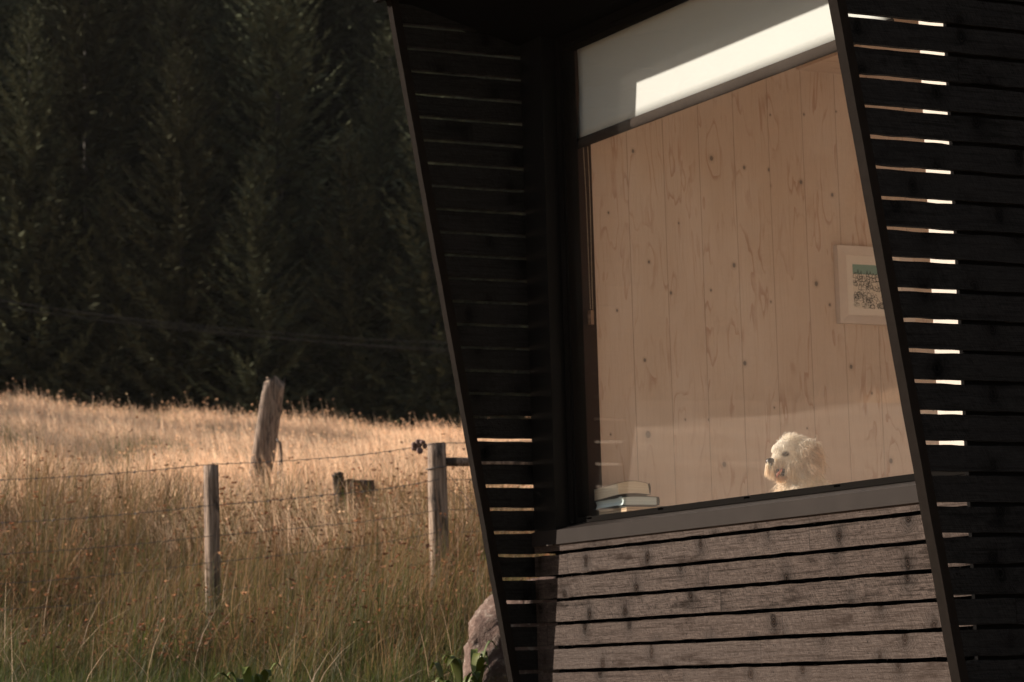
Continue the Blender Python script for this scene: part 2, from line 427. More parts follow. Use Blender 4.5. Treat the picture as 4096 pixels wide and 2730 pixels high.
def splinters(mb, axis, f0, a1, t, z, n, seed):
    rs = np.random.default_rng(seed)
    for i in range(n):
        a = f0+(a1-f0)*rs.random(); l = rs.uniform(.004, .012); s = rs.uniform(-.5, .5)*l*2; w = .0006
        h = -l if rs.random() < .6 else l*.5
        zz = z if h < 0 else z-.015
        tt = t-.002-rs.random()*.004
        if axis == 1: mb.add([(tt, a-w, zz), (tt, a+w, zz), (tt+.001, a+s, zz+h*.8), (tt-.001, a, zz)], [(0, 1, 2), (0, 2, 3)])
        else: mb.add([(a-w, tt+.003, zz), (a+w, tt+.003, zz), (a+s, tt+.002, zz+h*.8), (a, tt+.005, zz)], [(0, 1, 2), (0, 2, 3)])

# far side screen (left in the photograph) and side wall beyond it
lf = MB()
for k in range(-23, 13):
    z1 = -k*P-.015; z0 = -(k+1)*P
    plank(lf, 1, lambda z: yf_left(z)+.012, 4.2, -.029, 0.0, z0, z1, 100+k)
    splinters(lf, 1, yf_left(-k*P)+.03, .05, 0.0, -k*P, 7, 300+k)
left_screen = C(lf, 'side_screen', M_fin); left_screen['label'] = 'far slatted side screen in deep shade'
def fin_trim(x0, x1, yf, dep, name_parent):
    t = MB(); zs = np.linspace(-1.25, Z_TOP, 40); secs = []
    rs = np.random.default_rng(5)
    for z in zs:
        y = yf(z); j = rs.normal(0, .0006)
        secs.append([(x0, y+j, z), (x1, y+j, z), (x1, y+dep, z), (x0, y+dep, z)])
    t.strip(secs); o = t.build('screen_trim', M_trim)
    o.parent = name_parent
    return o
fin_trim(-.040, .004, yf_left, .038, left_screen)
# near side screen
rf = MB()
for k in range(-23, 13):
    z1 = -k*P-.015; z0 = -(k+1)*P
    plank(rf, 1, lambda z: yf_right(z)+.02, 4.2, XW-.022, XW, z0, z1, 500+k, jit=.0014)
    splinters(rf, 1, yf_right(-k*P)+.04, 1.0, XW, -k*P, 22, 700+k)
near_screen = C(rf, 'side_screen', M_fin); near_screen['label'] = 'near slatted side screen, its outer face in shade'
fin_trim(XW-.045, XW+.004, yf_right, .034, near_screen)

# front cladding under the window
cl = MB()
for k in range(1, 13):
    z1 = -k*P-.015; z0 = -(k+1)*P
    if k == 1: z1 = -.165
    plank(cl, 0, lambda z: .006, XW-.03, YF, YF+.022, z0, z1, 900+k, jit=.0013)
    splinters(cl, 0, .3, XW-.1, YF, -k*P, 20, 950+k)
C(cl, 'wall_cladding', M_clad)

bt = MB()
for x in (.16, .62, 1.22, 1.82, 2.42, 2.9):
    bt.box(x, x+.045, YF+.024, YF+.07, -1.25, -.12)
C(bt, 'wall_batten', M_blackwood)
# solid walls behind the boards
wl_ = MB()
wl_.box(.02, 3.1, .145, .19, -1.25, -.125)            # below the window
wl_.box(-.0215, .0, .17, .2, -1.25, 2.3) if False else None
wl_.box(.012, .19, .196, 4.3, -1.25, -.47); 
wl_.box(3.10, XW-.042, .075, 4.3, -1.25, 2.3); wl_.box(XW-.0415, XW-.0245, -.048, 4.3, -1.25, 2.3)
C(wl_, 'wall_core', M_blackwood)
lc = MB(); lc.box(.012, .196, .205, 4.3, -.465, 2.3); C(lc, 'wall_core', M_blackwood)
# sill
sl = MB()
prof = [(.038, -.112), (.162, -.080), (.162, -.088), (.046, -.118), (.046, -.172), (.038, -.172)]
xs = [0.006, 1.1, 2.2, XW-.03]
sl.strip([[(x, y, z) for y, z in prof] for x in xs])
sill = C(sl, 'window_sill', M_sill)
sc = MB(); sc.tube([at_plane(1500+1583*.4352, 2000+419*.4352, 1, .036), at_plane(1500+1628*.4352, 2000+414*.4352, 1, .034)], .0015, 6)
sc.ball(at_plane(1500+1583*.4352, 2000+419*.4352, 1, .035), .004)
C(sc, 'screw', simple('bright screw', (.6, .55, .5), .3, .1, 50, metal=.8))
# flashing beside the window, reveal and frame
fl = MB()
fl.box(.004, .195, YF+.004, YF+.010, -.108, 2.06)          # folded panel between screen and window
fl.box(.189, .195, YF+.0105, .135, -.100, 2.06)            # reveal
C(fl, 'window_flashing', M_flash)
window = empty('window', (1.5, .15, -.09)); keep(window, cabin); 
def Wp(mb, name, mat, smooth=False):
    o = mb.build(name, mat, None, smooth); o.parent = window; o.matrix_parent_inverse = Matrix.Translation(-Vector((1.5, .15, -.09)))
    return o
fr = MB()
GX0, GX1, GZ0, GZ1 = .252, 3.060, -.062, 1.978
fr.box(.196, GX0, .128, .19, -.086, 2.04)                   # left stile
fr.box(.205, GX0-.012, .118, .1275, -.082, 2.03)
fr.box(GX1, 3.098, .128, .19, -.086, 2.04)
fr.box(GX0+.001, GX1-.001, .128, .19, GZ1, 2.04)            # head
fr.box(GX0+.001, GX1-.001, .118, .1275, GZ1+.018, 2.035)
# bottom rail with drain slots
slots = [at_plane(sx, 2000, 1, .128)[0] for sx in (2355, 2640, 2987, 3350)]
cuts = [GX0+.001]
for q in slots: cuts += [q-.02, q+.02]
cuts += [GX1-.001]
zb0, zb1 = -.073, -.0665
fr.box(GX0+.001, GX1-.001, .128, .19, -.086, zb0-.0005); fr.box(GX0+.001, GX1-.001, .128, .19, zb1+.0005, GZ0)
for i in range(0, len(cuts), 2): fr.box(cuts[i], cuts[i+1], .1282, .19, zb0-.0003, zb1+.0003)
Wp(fr, 'window_frame', M_frame)
gk = MB(); gk.box(GX0+.004, GX1-.004, .160, .182, zb0+.0001, zb1-.0001); Wp(gk, 'drain_slot', M_gasket)
pn = MB(); pn.box(GX0-.008, GX1+.008, .156, .160, GZ0-.008, GZ1+.008); 
Wp(pn, 'window_pane', M_glass)
# soffit and roof
so = MB()
so.hexa([(-.07, -.585, 2.215), (XW+.3, -.585, 2.215), (XW+.3, .05, 2.045), (-.07, .05, 2.045),
         (-.07, -.585, 2.33), (XW+.3, -.585, 2.33), (XW+.3, .05, 2.30), (-.07, .05, 2.30)])
C(so, 'roof_soffit', M_soffit)
rf2 = MB(); rf2.hexa([(-.07, -.62, 2.197), (XW+.35, -.62, 2.200), (XW+.35, -.587, 2.203), (-.07, -.587, 2.200),
                      (-.16, -.64, 2.32), (XW+.35, -.64, 2.32), (XW+.35, -.587, 2.32), (-.16, -.587, 2.32)])
C(rf2, 'roof_fascia', M_roof)
rb = MB(); rb.box(-.06, XW+.25, .055, 4.6, 2.345, 2.43); rb.box(.012, XW-.03, .055, .2, 2.045, 2.34); C(rb, 'roof', M_roof)
# room
XI = .2
rw = MB(); rw.box(XI-.003, XI, .196, 4.2, -.455, 2.29); room_left = C(rw, 'room_wall', M_ply_wall)
room_left['label'] = 'pale plywood side wall with knots seen through the glass'
M_plain = simple('white bounce board', (.74, .685, .64), .7, .03, 6)  # unseen walls made white to bounce light onto the plywood
rw = MB(); rw.box(3.062, 3.098, .26, 4.2, -.455, 2.29); C(rw, 'room_wall', M_plain)
rw = MB()                                                    # unseen end wall, opening added to let sky light in
for (a, b, c, d) in ((XI, .8, -.455, 2.29), (2.5, 3.06, -.455, 2.29), (.8, 2.5, -.455, .35), (.8, 2.5, 1.75, 2.29)): rw.box(a, b, 4.2, 4.25, c, d)
C(rw, 'room_wall', M_plain)
rc = MB(); rc.box(XI+.001, 3.059, 1.386, 4.199, 2.0, 2.2); rc.box(XI+.001, 3.059, .2, 1.3855, 2.2, 2.28); C(rc, 'room_ceiling', M_ply_x)
rl = MB(); rl.box(XI+.001, 3.059, .2, 4.199, -.55, -.46); C(rl, 'room_floor', simple('pale floor board', (.80, .72, .63), .6, .06, 5))  # unseen floor kept pale to bounce light into the room
wb = MB(); wb.box(XI+.001, 3.059, .195, .30, -.455, -.088); C(wb, 'window_board', M_ply_x)
wj = MB(); wj.box(2.70, 3.058, .215, .255, -.085, 2.19); C(wj, 'jamb_panel', M_white)
bk = MB(); bk.box(XI+.0005, XI+.006, .1965, .283, -.085, 2.0); C(bk, 'wall_edge', simple('brown raw timber edge', (.032, .016, .010), .8, .3, 30))

# ------------------------------------------------------------------ roller blind
blind = empty('roller_blind', (1.4, .21, 2.1)); tag(blind, 'white roller blind half lowered behind the top of the glass', 'blind')
bn = NT('blind fabric'); bco, bo_ = bn.xyz()
bc = bn.mix(bn.noise(bco, 2.0, 3), (.50, .54, .545), (.535, .575, .575))
bn.setp(Base_Color=bc, Roughness=.7); bn.bump(bn.noise(bco, 400., 2), .08, .001)
bl = MB(); nx = 40
z_bot = 1.593
secs = []
BX0, BX1 = .246, 2.55
zs = np.linspace(z_bot, 2.12, 14)
vv = []; ff = []
for i, z in enumerate(zs):
    for j in range(nx+1):
        k = j/nx
        edge = (-.040 if False else 0)
        x = BX0+(BX1-BX0)*k
        if j == 0: x += .028*max(0, math.sin((z-z_bot)/(2.0-z_bot)*math.pi))*.3-.040*max(0, 1-(z-z_bot)/.22)**1.5
        y = .21+.002*math.sin(k*7+z*3)+.003*math.sin(z*6)
        vv.append((x, y, z))
m = nx+1; nb = len(vv)
vv += [(x, y+.0015, z) for x, y, z in vv]
for i in range(len(zs)-1):
    for j in range(nx):
        a = i*m+j; ff += [(a, a+1, a+1+m, a+m), (nb+a, nb+a+m, nb+a+m+1, nb+a+1)]
for i in range(len(zs)-1):
    a = i*m; ff += [(a, a+m, nb+a+m, nb+a)]; a = i*m+nx; ff += [(a, nb+a, nb+a+m, a+m)]
for j in range(nx): ff += [(j, nb+j, nb+j+1, j+1)]
keep(mesh_obj('blind_fabric', vv, ff, bn.m, None, True), blind)
bb = MB()
ring = [( .2065+.0125*math.cos(t), 1.571+.0235*math.sin(t)) for t in np.linspace(0, 2*math.pi, 16, endpoint=False)]
bb.strip([[(x, y, z) for y, z in ring] for x in np.linspace(BX0-.030, BX1+.005, 12)])
keep(bb.build('bottom_bar', simple('grey brown blind bar', (.045, .036, .031), .9, .1, 120, .05), None, True), blind)
rt = MB(); rt.tube([(BX0-.03, .235, 2.13), (BX1+.03, .235, 2.13)], .022, 14); keep(rt.build('roller_tube', M_frame, None, True), blind)
M_bead = simple('metal bead chain', (.42, .34, .25), .35, .2, 60)
ch = MB()
top1, bot1 = at_plane(2333, 590, 1, .232), at_plane(2364, 1235, 1, .232)
top2, bot2 = at_plane(2351, 590, 1, .236), at_plane(2373, 1235, 1, .236)
for tp, btm in ((top1, bot1), (top2, bot2)):
    for k in np.linspace(0, 1, 110):
        q = tp*(1-k)+btm*k + np.array([.004*math.sin(k*5), 0, 0]); ch.ball(q, .0026, 4, 5)
chain = keep(ch.build('bead_chain', M_bead), blind)
tn = MB(); a_ = at_plane(2362, 1250, 1, .234)
tn.box(a_[0]-.014, a_[0]+.014, .228, .242, a_[2]-.055, a_[2]+.008); tn.ball((a_[0], .226, a_[2]-.018), (.012, .005, .012)); tn.ball((a_[0], .226, a_[2]-.042), (.006, .004, .006))
o = tn.build('chain_tensioner', simple('smoky plastic', (.30, .20, .14), .15, .1, 20, .8)); keep(o, blind)

# ------------------------------------------------------------------ framed print on the side wall
pic = empty('framed_print', (XI, 1.8, 1.0)); tag(pic, 'pale framed line drawing of crowded rooftops hanging on the plywood wall', 'picture')
y0, y1, z0, z1 = 1.548, 1.548+.42, .83, 1.190
fy = .056
pf = MB(); F0, F1 = XI+.002, XI+.034
def frame_bar(a, b, c, d):   # outer edge a-b, inner edge c-d
    pf.hexa([(F0, *a), (F0, *b), (F0, *d), (F0, *c), (F1, *a), (F1, *b), (F1-.014, *d), (F1-.014, *c)])
frame_bar((y0, z0), (y1, z0), (y0+fy, z0+.04), (y1-fy, z0+.04)); frame_bar((y1, z0), (y1, z1), (y1-fy, z0+.04), (y1-fy, z1-.04))
frame_bar((y1, z1), (y0, z1), (y1-fy, z1-.04), (y0+fy, z1-.04)); frame_bar((y0, z1), (y0, z0), (y0+fy, z1-.04), (y0+fy, z0+.04))
keep(pf.build('picture_frame', simple('white washed frame', (.74, .64, .57), .6, .06, 15)), pic)
mt = MB(); mt.box(XI+.001, XI+.012, y0+.004, y1-.004, z0+.004, z1-.004); keep(mt.build('mount', simple('cream mount', (.84, .76, .68), .8, .02, 10)), pic)
pr_y0, pr_y1, pr_z0, pr_z1 = 1.642, 1.642+.232, .905, 1.108
pr = MB(); pr.box(XI+.0122, XI+.0130, pr_y0, pr_y1, pr_z0, pr_z1-.045); prp = keep(pr.build('print', simple('print paper', (.78, .70, .60), .8, .03, 40)), pic)
ps = MB(); ps.box(XI+.0122, XI+.0130, pr_y0, pr_y1, pr_z1-.0449, pr_z1); keep(ps.build('printed_sky', simple('teal ink', (.24, .38, .33), .8, .05, 40)), pic)
il = MB(); rs = random.Random(4)
def stroke(a, b, w=.0012):
    a = np.array(a); b = np.array(b); d = b-a; L = np.linalg.norm(d)+1e-9; nn = np.array([-d[1], d[0]])/L*w
    p4 = [a-nn, a+nn, b+nn, b-nn]
    il.add([(XI+.0134, q[0], q[1]) for q in p4]+[(XI+.0131, q[0], q[1]) for q in p4], [(0, 3, 2, 1), (0, 1, 5, 4), (1, 2, 6, 5), (2, 3, 7, 6), (3, 0, 4, 7)])
def inb(y, z): return (min(max(y, pr_y0), pr_y1), min(max(z, pr_z0), pr_z1-.01))
for i in range(150):
    cy = rs.uniform(pr_y0+.006, pr_y1-.006); cz = rs.uniform(pr_z0+.006, pr_z1-.052+.012*rs.random()); w = rs.uniform(.006, .014); h = rs.uniform(.006, .014); a = rs.uniform(-.5, .5)
    ca, sa = math.cos(a), math.sin(a)
    pts = [(-w, -h), (w, -h), (w, h*.3), (0, h), (-w, h*.3), (-w, -h)]
    pts = [inb(cy+p*ca-q*sa, cz+p*sa+q*ca) for p, q in pts]
    for p, q in zip(pts, pts[1:]): stroke(p, q, rs.choice([.0005, .0007, .0011]))
for i in range(14):
    y = pr_y0+.012+i*.017; z = pr_z1-.046; h = rs.uniform(.006, .024); w = rs.uniform(.002, .006)
    for p, q in (((y-w, z), (y, z+h)), ((y+w, z), (y, z+h))): stroke(p, q, .001)
keep(il.build('ink_drawing', simple('black ink', (.05, .05, .045), .8, .05, 40)), pic)

# ------------------------------------------------------------------ books on the window board
def page_mat(name, base, dark, freq):
    n = NT(name); co, o = n.xyz()
    z = n.math('ADD', o[2], n.math('MULTIPLY', n.noise(n.comb(n.math('MULTIPLY', o[0], 9.), n.math('MULTIPLY', o[1], 9.), 0.), 1.0, 2), .010))
    l = n.noise(n.comb(0.0, n.math('MULTIPLY', o[0], 1.5), n.math('MULTIPLY', z, freq)), 1.0, 3, .7)
    n.setp(Base_Color=n.mix(n.sstep(l, .42, .66), base, dark), Roughness=.85); n.bump(l, .4, .002)
    return n.m
def book(name, label, x0, x1, y0, y1, z0, th, sag, pmat, cmat, over=.004, ct=.003, hollow=0.0):
    root = empty(name, ((x0+x1)/2, (y0+y1)/2, z0)); tag(root, label, 'book', 'books stacked on the window board')
    nx_, ny_, nz_ = 14, 10, 6
    def wp(u, v, w, grow=0.0):      # u along x, v along y, w up
        dz = sag(u, v)
        x = x0-grow+(x1-x0+2*grow)*u; y = y0-grow+(y1-y0+2*grow)*v
        h = th*(1+.10*math.sin(math.pi*v)*(1 if sag(0.5, .5) != sag(0, 0) else 0))
        y += hollow*math.sin(math.pi*w)*(1-v)*(1 if grow == 0 else 0)
        x -= .006*w*(u)*(2 if hollow == 0 and ct < .003 else 0)
        return (x, y, z0+ct+dz+h*w)
    mb = MB()
    def grid(fn, nu, nv, flip=False):
        v = [fn(i/nu, j/nv) for i in range(nu+1) for j in range(nv+1)]
        f = []
        for i in range(nu):
            for j in range(nv):
                a = i*(nv+1)+j; q = (a, a+nv+1, a+nv+2, a+1); f.append(q[::-1] if flip else q)
        mb.add(v, f)
    grid(lambda a, b: wp(a, b, 1), nx_, ny_); grid(lambda a, b: wp(a, b, 0), nx_, ny_, True)
    grid(lambda a, b: wp(a, 0, b), nx_, nz_); grid(lambda a, b: wp(a, 1, b), nx_, nz_, True)
    grid(lambda a, b: wp(0, a, b), ny_, nz_, True); grid(lambda a, b: wp(1, a, b), ny_, nz_)
    o = mb.build('pages', pmat); keep(o, root)
    mb = MB()
    for w, s in ((0, -1), (1, 1)):
        def top(a, b, e): p = wp(a, b, w, over); return (p[0], p[1], p[2]+s*(.0004+e*ct))
        grid(lambda a, b: top(a, b, 1), nx_, ny_, s < 0); grid(lambda a, b: top(a, b, 0), nx_, ny_, s > 0)
        for e in (0, 1):
            grid(lambda a, b: top(a, e, b), nx_, 1, (e == 1) ^ (s < 0)); grid(lambda a, b: top(e, a, b), ny_, 1, (e == 0) ^ (s < 0))
    # spine on the far side
    def spine(a, b, e):
        p0 = wp(a, 1, 0, over); p1 = wp(a, 1, 1, over)
        return (p0[0], p0[1]+.0005+e*ct+.004*math.sin(math.pi*b), p0[2]-ct+(p1[2]-p0[2]+2*ct)*b)
    grid(lambda a, b: spine(a, b, 1), nx_, 4, True); grid(lambda a, b: spine(a, b, 0), nx_, 4)
    o = mb.build('cover', cmat); keep(o, root)
    return root
BZ = -.0875
book('book', 'old brown book with ragged page edges at the bottom of the stack', .262, .495, .232, .440, BZ, .054, lambda u, v: 0.0,
     page_mat('ragged brown pages', (.72, .55, .37), (.26, .16, .09), 420.), simple('dark green cloth', (.030, .04, .036), .7, .2, 60), .006, .003)
book('book', 'thin blue hardback in the middle of the stack', .240, .470, .228, .395, BZ+.0612, .031, lambda u, v: .004*u,
     page_mat('blue grey pages', (.66, .78, .78), (.52, .64, .65), 500.), simple('blue cloth', (.035, .065, .075), .6, .1, 60), .006, .0025, .006)
book('book', 'thick cream paperback with warped pages on top of the stack', .222, .432, .234, .385, BZ+.1010, .047,
     lambda u, v: .012*u+.006*math.sin(math.pi*v), page_mat('cream pages', (.90, .80, .62), (.72, .58, .40), 420.), simple('paperback cover', (.10, .07, .055), .5, .2, 60), .001, .0012)
# ------------------------------------------------------------------ dog sitting behind the glass
DC = at_plane(3173, 1820, 1, .56)                 # centre of the head
DS = .2125*((DC-CAM) @ FWD)/10787.96             # metres per drawing unit
DU = np.array([RIGHT[0], RIGHT[1], 0]); DU /= np.linalg.norm(DU); DV = np.array([0, 0, 1.0]); DW = -HF
def dp(cx, cy, w=0.0): return DC+DS*((cx-1050)*DU+(800-cy)*DV+w*DW)
def to_d(p):
    q = (p-DC)/DS; return q @ DU+1050, 800-q @ DV, q @ DW
dog_floor = -.46
fl_c = 800+(DC[2]-dog_floor)/DS                  # drawing height of the floor
dog = empty('dog', (DC[0], DC[1], dog_floor)); tag(dog, 'small cream curly haired dog sitting behind the glass, looking left with its tongue out', 'dog')
mb = MB()
def ell(cx, cy, w, ru, rv, rw, n=12, m=18):
    t = MB(); t.ball((0, 0, 0), 1.0, n, m)
    v = [dp(cx+q[0]*ru, cy-q[2]*rv, w+q[1]*rw) for q in t.v]; mb.add(v, [f[::-1] for f in t.f])
def limb(a, b, ra, rb):
    for k in np.linspace(0, 1, 12):
        r = ra*(1-k)+rb*k; ell(*(a[i]*(1-k)+b[i]*k for i in range(3)), r, r, r, 8, 10)
ell(1020, 690, 0, 330, 245, 265); ell(770, 690, 25, 130, 110, 150); ell(725, 925, 35, 160, 95, 120); ell(840, 860, 30, 200, 150, 170)
ell(1020, 930, 10, 250, 220, 230); ell(800, 1170, 35, 120, 50, 85); ell(900, 1120, 30, 140, 90, 110)
ell(1230, 1190, -20, 290, 370, 240); ell(1110, 1660, -20, 370, 440, 320); ell(1420, 1720, -20, 400, 400, 320)
limb((1500, 1800, -10), (1950, fl_c-420, 0), 400, 440)
for sgn in (-1, 1):
    ell(1960, fl_c-380, sgn*210, 400, 360, 200); limb((1050, 1900, sgn*180), (985, fl_c-90, sgn*180), 150, 95)
    ell(925, fl_c-62, sgn*180, 150, 60, 95); limb((1900, fl_c-110, sgn*300), (1560, fl_c-75, sgn*300), 100, 72); 
limb((2330, fl_c-240, 0), (2700, fl_c-80, 120), 90, 50)
tmp = mb.build('body', None)
rm = tmp.modifiers.new('r', 'REMESH'); rm.mode = 'VOXEL'; rm.voxel_size = .0055
smo = tmp.modifiers.new('s', 'SMOOTH'); smo.iterations = 6; smo.factor = .5
dg = bpy.context.evaluated_depsgraph_get(); ev = tmp.evaluated_get(dg); bme = bpy.data.meshes.new_from_object(ev)
bpy.data.objects.remove(tmp)
def fur_colour(cx, cy, w, tip):
    n = len(cx); c = np.tile(np.array([.94, .87, .77]), (n, 1))
    def blend(mask, col):
        m = np.clip(mask, 0, 1)[:, None]; return c*(1-m)+np.array(col)*m
    c = blend(1-np.hypot((cx-800)/330, (cy-640)/260), (.98, .95, .89))
    c = blend(np.clip((cx-1130)/260, 0, 1)*np.clip((1150-cy)/200, 0, 1)*np.clip((cy-560)/120, 0, 1)*.95, (.80, .62, .44))
    c = blend(np.clip((cy-900)/200, 0, 1)*np.clip((1000-cx)/150, 0, 1)*(.10+.45*tip), (.84, .68, .50))
    c = blend(np.clip((cy-870)/150, 0, 1)*np.clip((cx-850)/100, 0, 1)*np.clip((1180-cy)/60, 0, 1)*.30, (.74, .62, .50))
    c = blend((1-np.hypot((cx-885)/88, (cy-800)/56))*2.4, (.045, .035, .03))
    c = blend((1-np.hypot((cx-650)/75, (cy-1000)/50))*3, (.06, .045, .04))
    c = blend((1-np.hypot((cx-775)/160, (cy-1140)/100))*3, (.035, .022, .02))
    c = blend((1.1-np.hypot((cx-790)/150, (cy-1270)/40))*.6, (.66, .40, .22))
    return c
bc_ = np.zeros(len(bme.vertices)*3, np.float32); bme.vertices.foreach_get('co', bc_); bc_ = bc_.reshape(-1, 3)
cx, cy, w = to_d(bc_)
M_fur = tint_mat('dog fur', .48, .75, .15)
at_ = bme.color_attributes.new('tint', 'FLOAT_COLOR', 'POINT'); cc = np.ones((len(bc_), 4), np.float32); cc[:, :3] = fur_colour(cx, cy, w, 0.0)*.92; at_.data.foreach_set('color', cc.ravel())
bme.materials.clear(); bme.materials.append(M_fur); bme.polygons.foreach_set('use_smooth', np.ones(len(bme.polygons), bool))
body = bpy.data.objects.new('body', bme); COL.objects.link(body); keep(body, dog)
# near and far ear, hanging flaps
def ear(sgn):
    global mb
    mb = MB(); ell(1365, 800, sgn*215, 140, 240, 60); ell(1395, 930, sgn*220, 140, 140, 60); ell(1230, 620, sgn*165, 130, 110, 70)
    me = mb.build('ear', None); m_ = me.modifiers.new('r', 'REMESH'); m_.mode = 'VOXEL'; m_.voxel_size = .0055
    d_ = bpy.context.evaluated_depsgraph_get(); b_ = bpy.data.meshes.new_from_object(me.evaluated_get(d_)); bpy.data.objects.remove(me)
    q = np.zeros(len(b_.vertices)*3, np.float32); b_.vertices.foreach_get('co', q); q = q.reshape(-1, 3)
    a = b_.color_attributes.new('tint', 'FLOAT_COLOR', 'POINT'); c4 = np.ones((len(q), 4), np.float32); c4[:, :3] = fur_colour(*to_d(q), 0.0); a.data.foreach_set('color', c4.ravel())
    b_.materials.clear(); b_.materials.append(M_fur); b_.polygons.foreach_set('use_smooth', np.ones(len(b_.polygons), bool))
    o = bpy.data.objects.new('ear', b_); COL.objects.link(o); keep(o, dog); return o
ears = [ear(1), ear(-1)]
# fur: tapered curling locks
def sample(me, n, seed):
    r_ = np.random.default_rng(seed); me.calc_loop_triangles()
    tr = np.zeros(len(me.loop_triangles)*3, np.int32); me.loop_triangles.foreach_get('vertices', tr); tr = tr.reshape(-1, 3)
    co = np.zeros(len(me.vertices)*3, np.float32); me.vertices.foreach_get('co', co); co = co.reshape(-1, 3).astype(float)
    a, b, c = co[tr[:, 0]], co[tr[:, 1]], co[tr[:, 2]]; nr = np.cross(b-a, c-a); ar = np.linalg.norm(nr, axis=1)
    cyc = to_d((a+b+c)/3)[1]; wgt = ar*np.where(cyc < 1750, 1.0, .10)
    k = r_.choice(len(tr), n, p=wgt/wgt.sum()); u, v = r_.random(n), r_.random(n); f = u+v > 1; u[f] = 1-u[f]; v[f] = 1-v[f]
    return a[k]+(b-a)[k]*u[:, None]+(c-a)[k]*v[:, None], nr[k]/np.maximum(ar[k], 1e-12)[:, None]
def fur(me, n, seed, is_ear, pts=None, ln=None, cset=None):
    r_ = np.random.default_rng(seed); Pt, Nn = sample(me, n, seed) if pts is None else pts; n = len(Pt); cx, cy, w = to_d(Pt)
    out = np.stack([Nn @ DU, Nn @ DV, Nn @ DW], -1); N3 = lambda a, b, c: np.tile(np.array([a, b, c], float), (n, 1))
    top = np.clip((640-cy)/140, 0, 1)[:, None]; beard = (np.clip((cy-930)/120, 0, 1)*np.clip((1120-cx)/120, 0, 1)*np.clip((1330-cy)/60, 0, 1))[:, None]
    chest = np.clip((cy-1180)/100, 0, 1)[:, None]; muz = (np.clip((900-cx)/120, 0, 1)*np.clip((cy-760)/60, 0, 1)*np.clip((1000-cy)/80, 0, 1))[:, None]
    d = N3(.55, -.75, .1)
    d = d*(1-muz)+N3(.35, -.85, .25)*muz
    d = d*(1-top)+(N3(.85, -.05, 0)+.32*out)*top
    d = d*(1-beard)+(N3(-.05, -1.0, .05)+.2*out)*beard
    d = d*(1-chest)+(N3(.10, -.75, .1)+.35*out)*chest
    if is_ear: d = N3(.25, -.95, .05)+.25*out
    d = d+r_.normal(0, .22, (n, 3))+.25*out*(1-beard)
    clump = np.stack([np.sin(cx/70+cy/110+i*2) for i in range(3)], -1)*.28; d = d+clump
    d /= np.linalg.norm(d, axis=1)[:, None]
    L = 150*np.ones(n); L = L*(1-top[:, 0])+135*top[:, 0]; L = L*(1-beard[:, 0])+235*beard[:, 0]; L = L*(1-muz[:, 0]*.45); L = L*(1-chest[:, 0])+190*chest[:, 0]
    eye = np.hypot((cx-890)/120, (cy-800)/105) < 1; L[eye] *= .35
    brow = (np.hypot((cx-770)/170, (cy-680)/120) < 1); L[brow] *= .75
    mouth = np.hypot((cx-770)/165, (cy-1150)/100) < 1; L[mouth] *= .12; um = (cx > 600) & (cx < 880) & (cy > 880) & (cy < 1100); L[um] *= .36
    nose = np.hypot((cx-600)/100, (cy-910)/75) < 1; L[nose] *= .3
    if is_ear: L[:] = 200
    if pts is not None: L[:] = ln; d = N3(-.02, -1, .05)+.16*out+r_.normal(0, .13, (n, 3)); d /= np.linalg.norm(d, axis=1)[:, None]; beard[:] = 1; chest[:] = 0
    if pts is None and not is_ear: face = np.clip((1180-cx)/200, 0, 1)*np.clip((1120-cy)/120, 0, 1)*np.clip((cy-560)/120, 0, 1); L *= 1-.62*face
    L *= r_.uniform(.55, 1.25, n)
    curl = 10+26*chest[:, 0]+4*top[:, 0]+(22 if is_ear else 0); curl = curl*(1-.6*beard[:, 0])
    ph = cx/60+cy/75+r_.normal(0, .5, n); fq = r_.uniform(4.0, 6.5, n)
    a = np.cross(d, r_.normal(0, 1, (n, 3))); a /= np.linalg.norm(a, axis=1)[:, None]; b = np.cross(d, a)
    seg = 6; V = []; Cc = []; wd = r_.uniform(4, 8.5, n)
    for i in range(seg+1):
        k = i/seg; amp = (curl*min(1, k*2.2))[:, None]
        p = d*(L*k)[:, None]+out*(8*k)-np.array([0, 1, 0])*(L*.30*k*k)[:, None]+amp*(a*np.sin(ph+fq*k)[:, None]+b*np.cos(ph+fq*k)[:, None]-a*np.sin(ph)[:, None]-b*np.cos(ph)[:, None])
        pw = Pt+DS*(p[:, :1]*DU+p[:, 1:2]*DV+p[:, 2:]*DW)
        sd = (b*np.cos(ph)[:, None]+out*.3); sd = sd-(sd*d).sum(1)[:, None]*d; sd /= np.linalg.norm(sd, axis=1)[:, None]
        sw = DS*(sd[:, :1]*DU+sd[:, 1:2]*DV+sd[:, 2:]*DW)*(wd*(1-k)**.6)[:, None]
        col = fur_colour(cx, cy, w, k)*(1+np.repeat(r_.normal(0, .10, (n, 1)), 3, 1) if i == 0 else 1.0)
        if cset is not None: col = np.array(cset[0])*(1-k)+np.array(cset[1])*k+np.zeros((n, 3))
        if i < seg: V += [pw-sw, pw+sw]; Cc += [col, col]
        else: V.append(pw); Cc.append(col)
    V = np.stack(V, 1); Cc = np.stack(Cc, 1); m = V.shape[1]; var = r_.normal(1, .09, (n, 1, 1)); Cc = Cc*var
    tri = []
    for i in range(seg-1): tri += [(2*i, 2*i+1, 2*i+3), (2*i, 2*i+3, 2*i+2)]
    tri.append((2*seg-2, 2*seg-1, 2*seg)); F = (np.arange(n)[:, None, None]*m+np.array(tri)[None]).reshape(-1, 3)
    return V.reshape(-1, 3), F, np.clip(Cc.reshape(-1, 3), 0, 1)
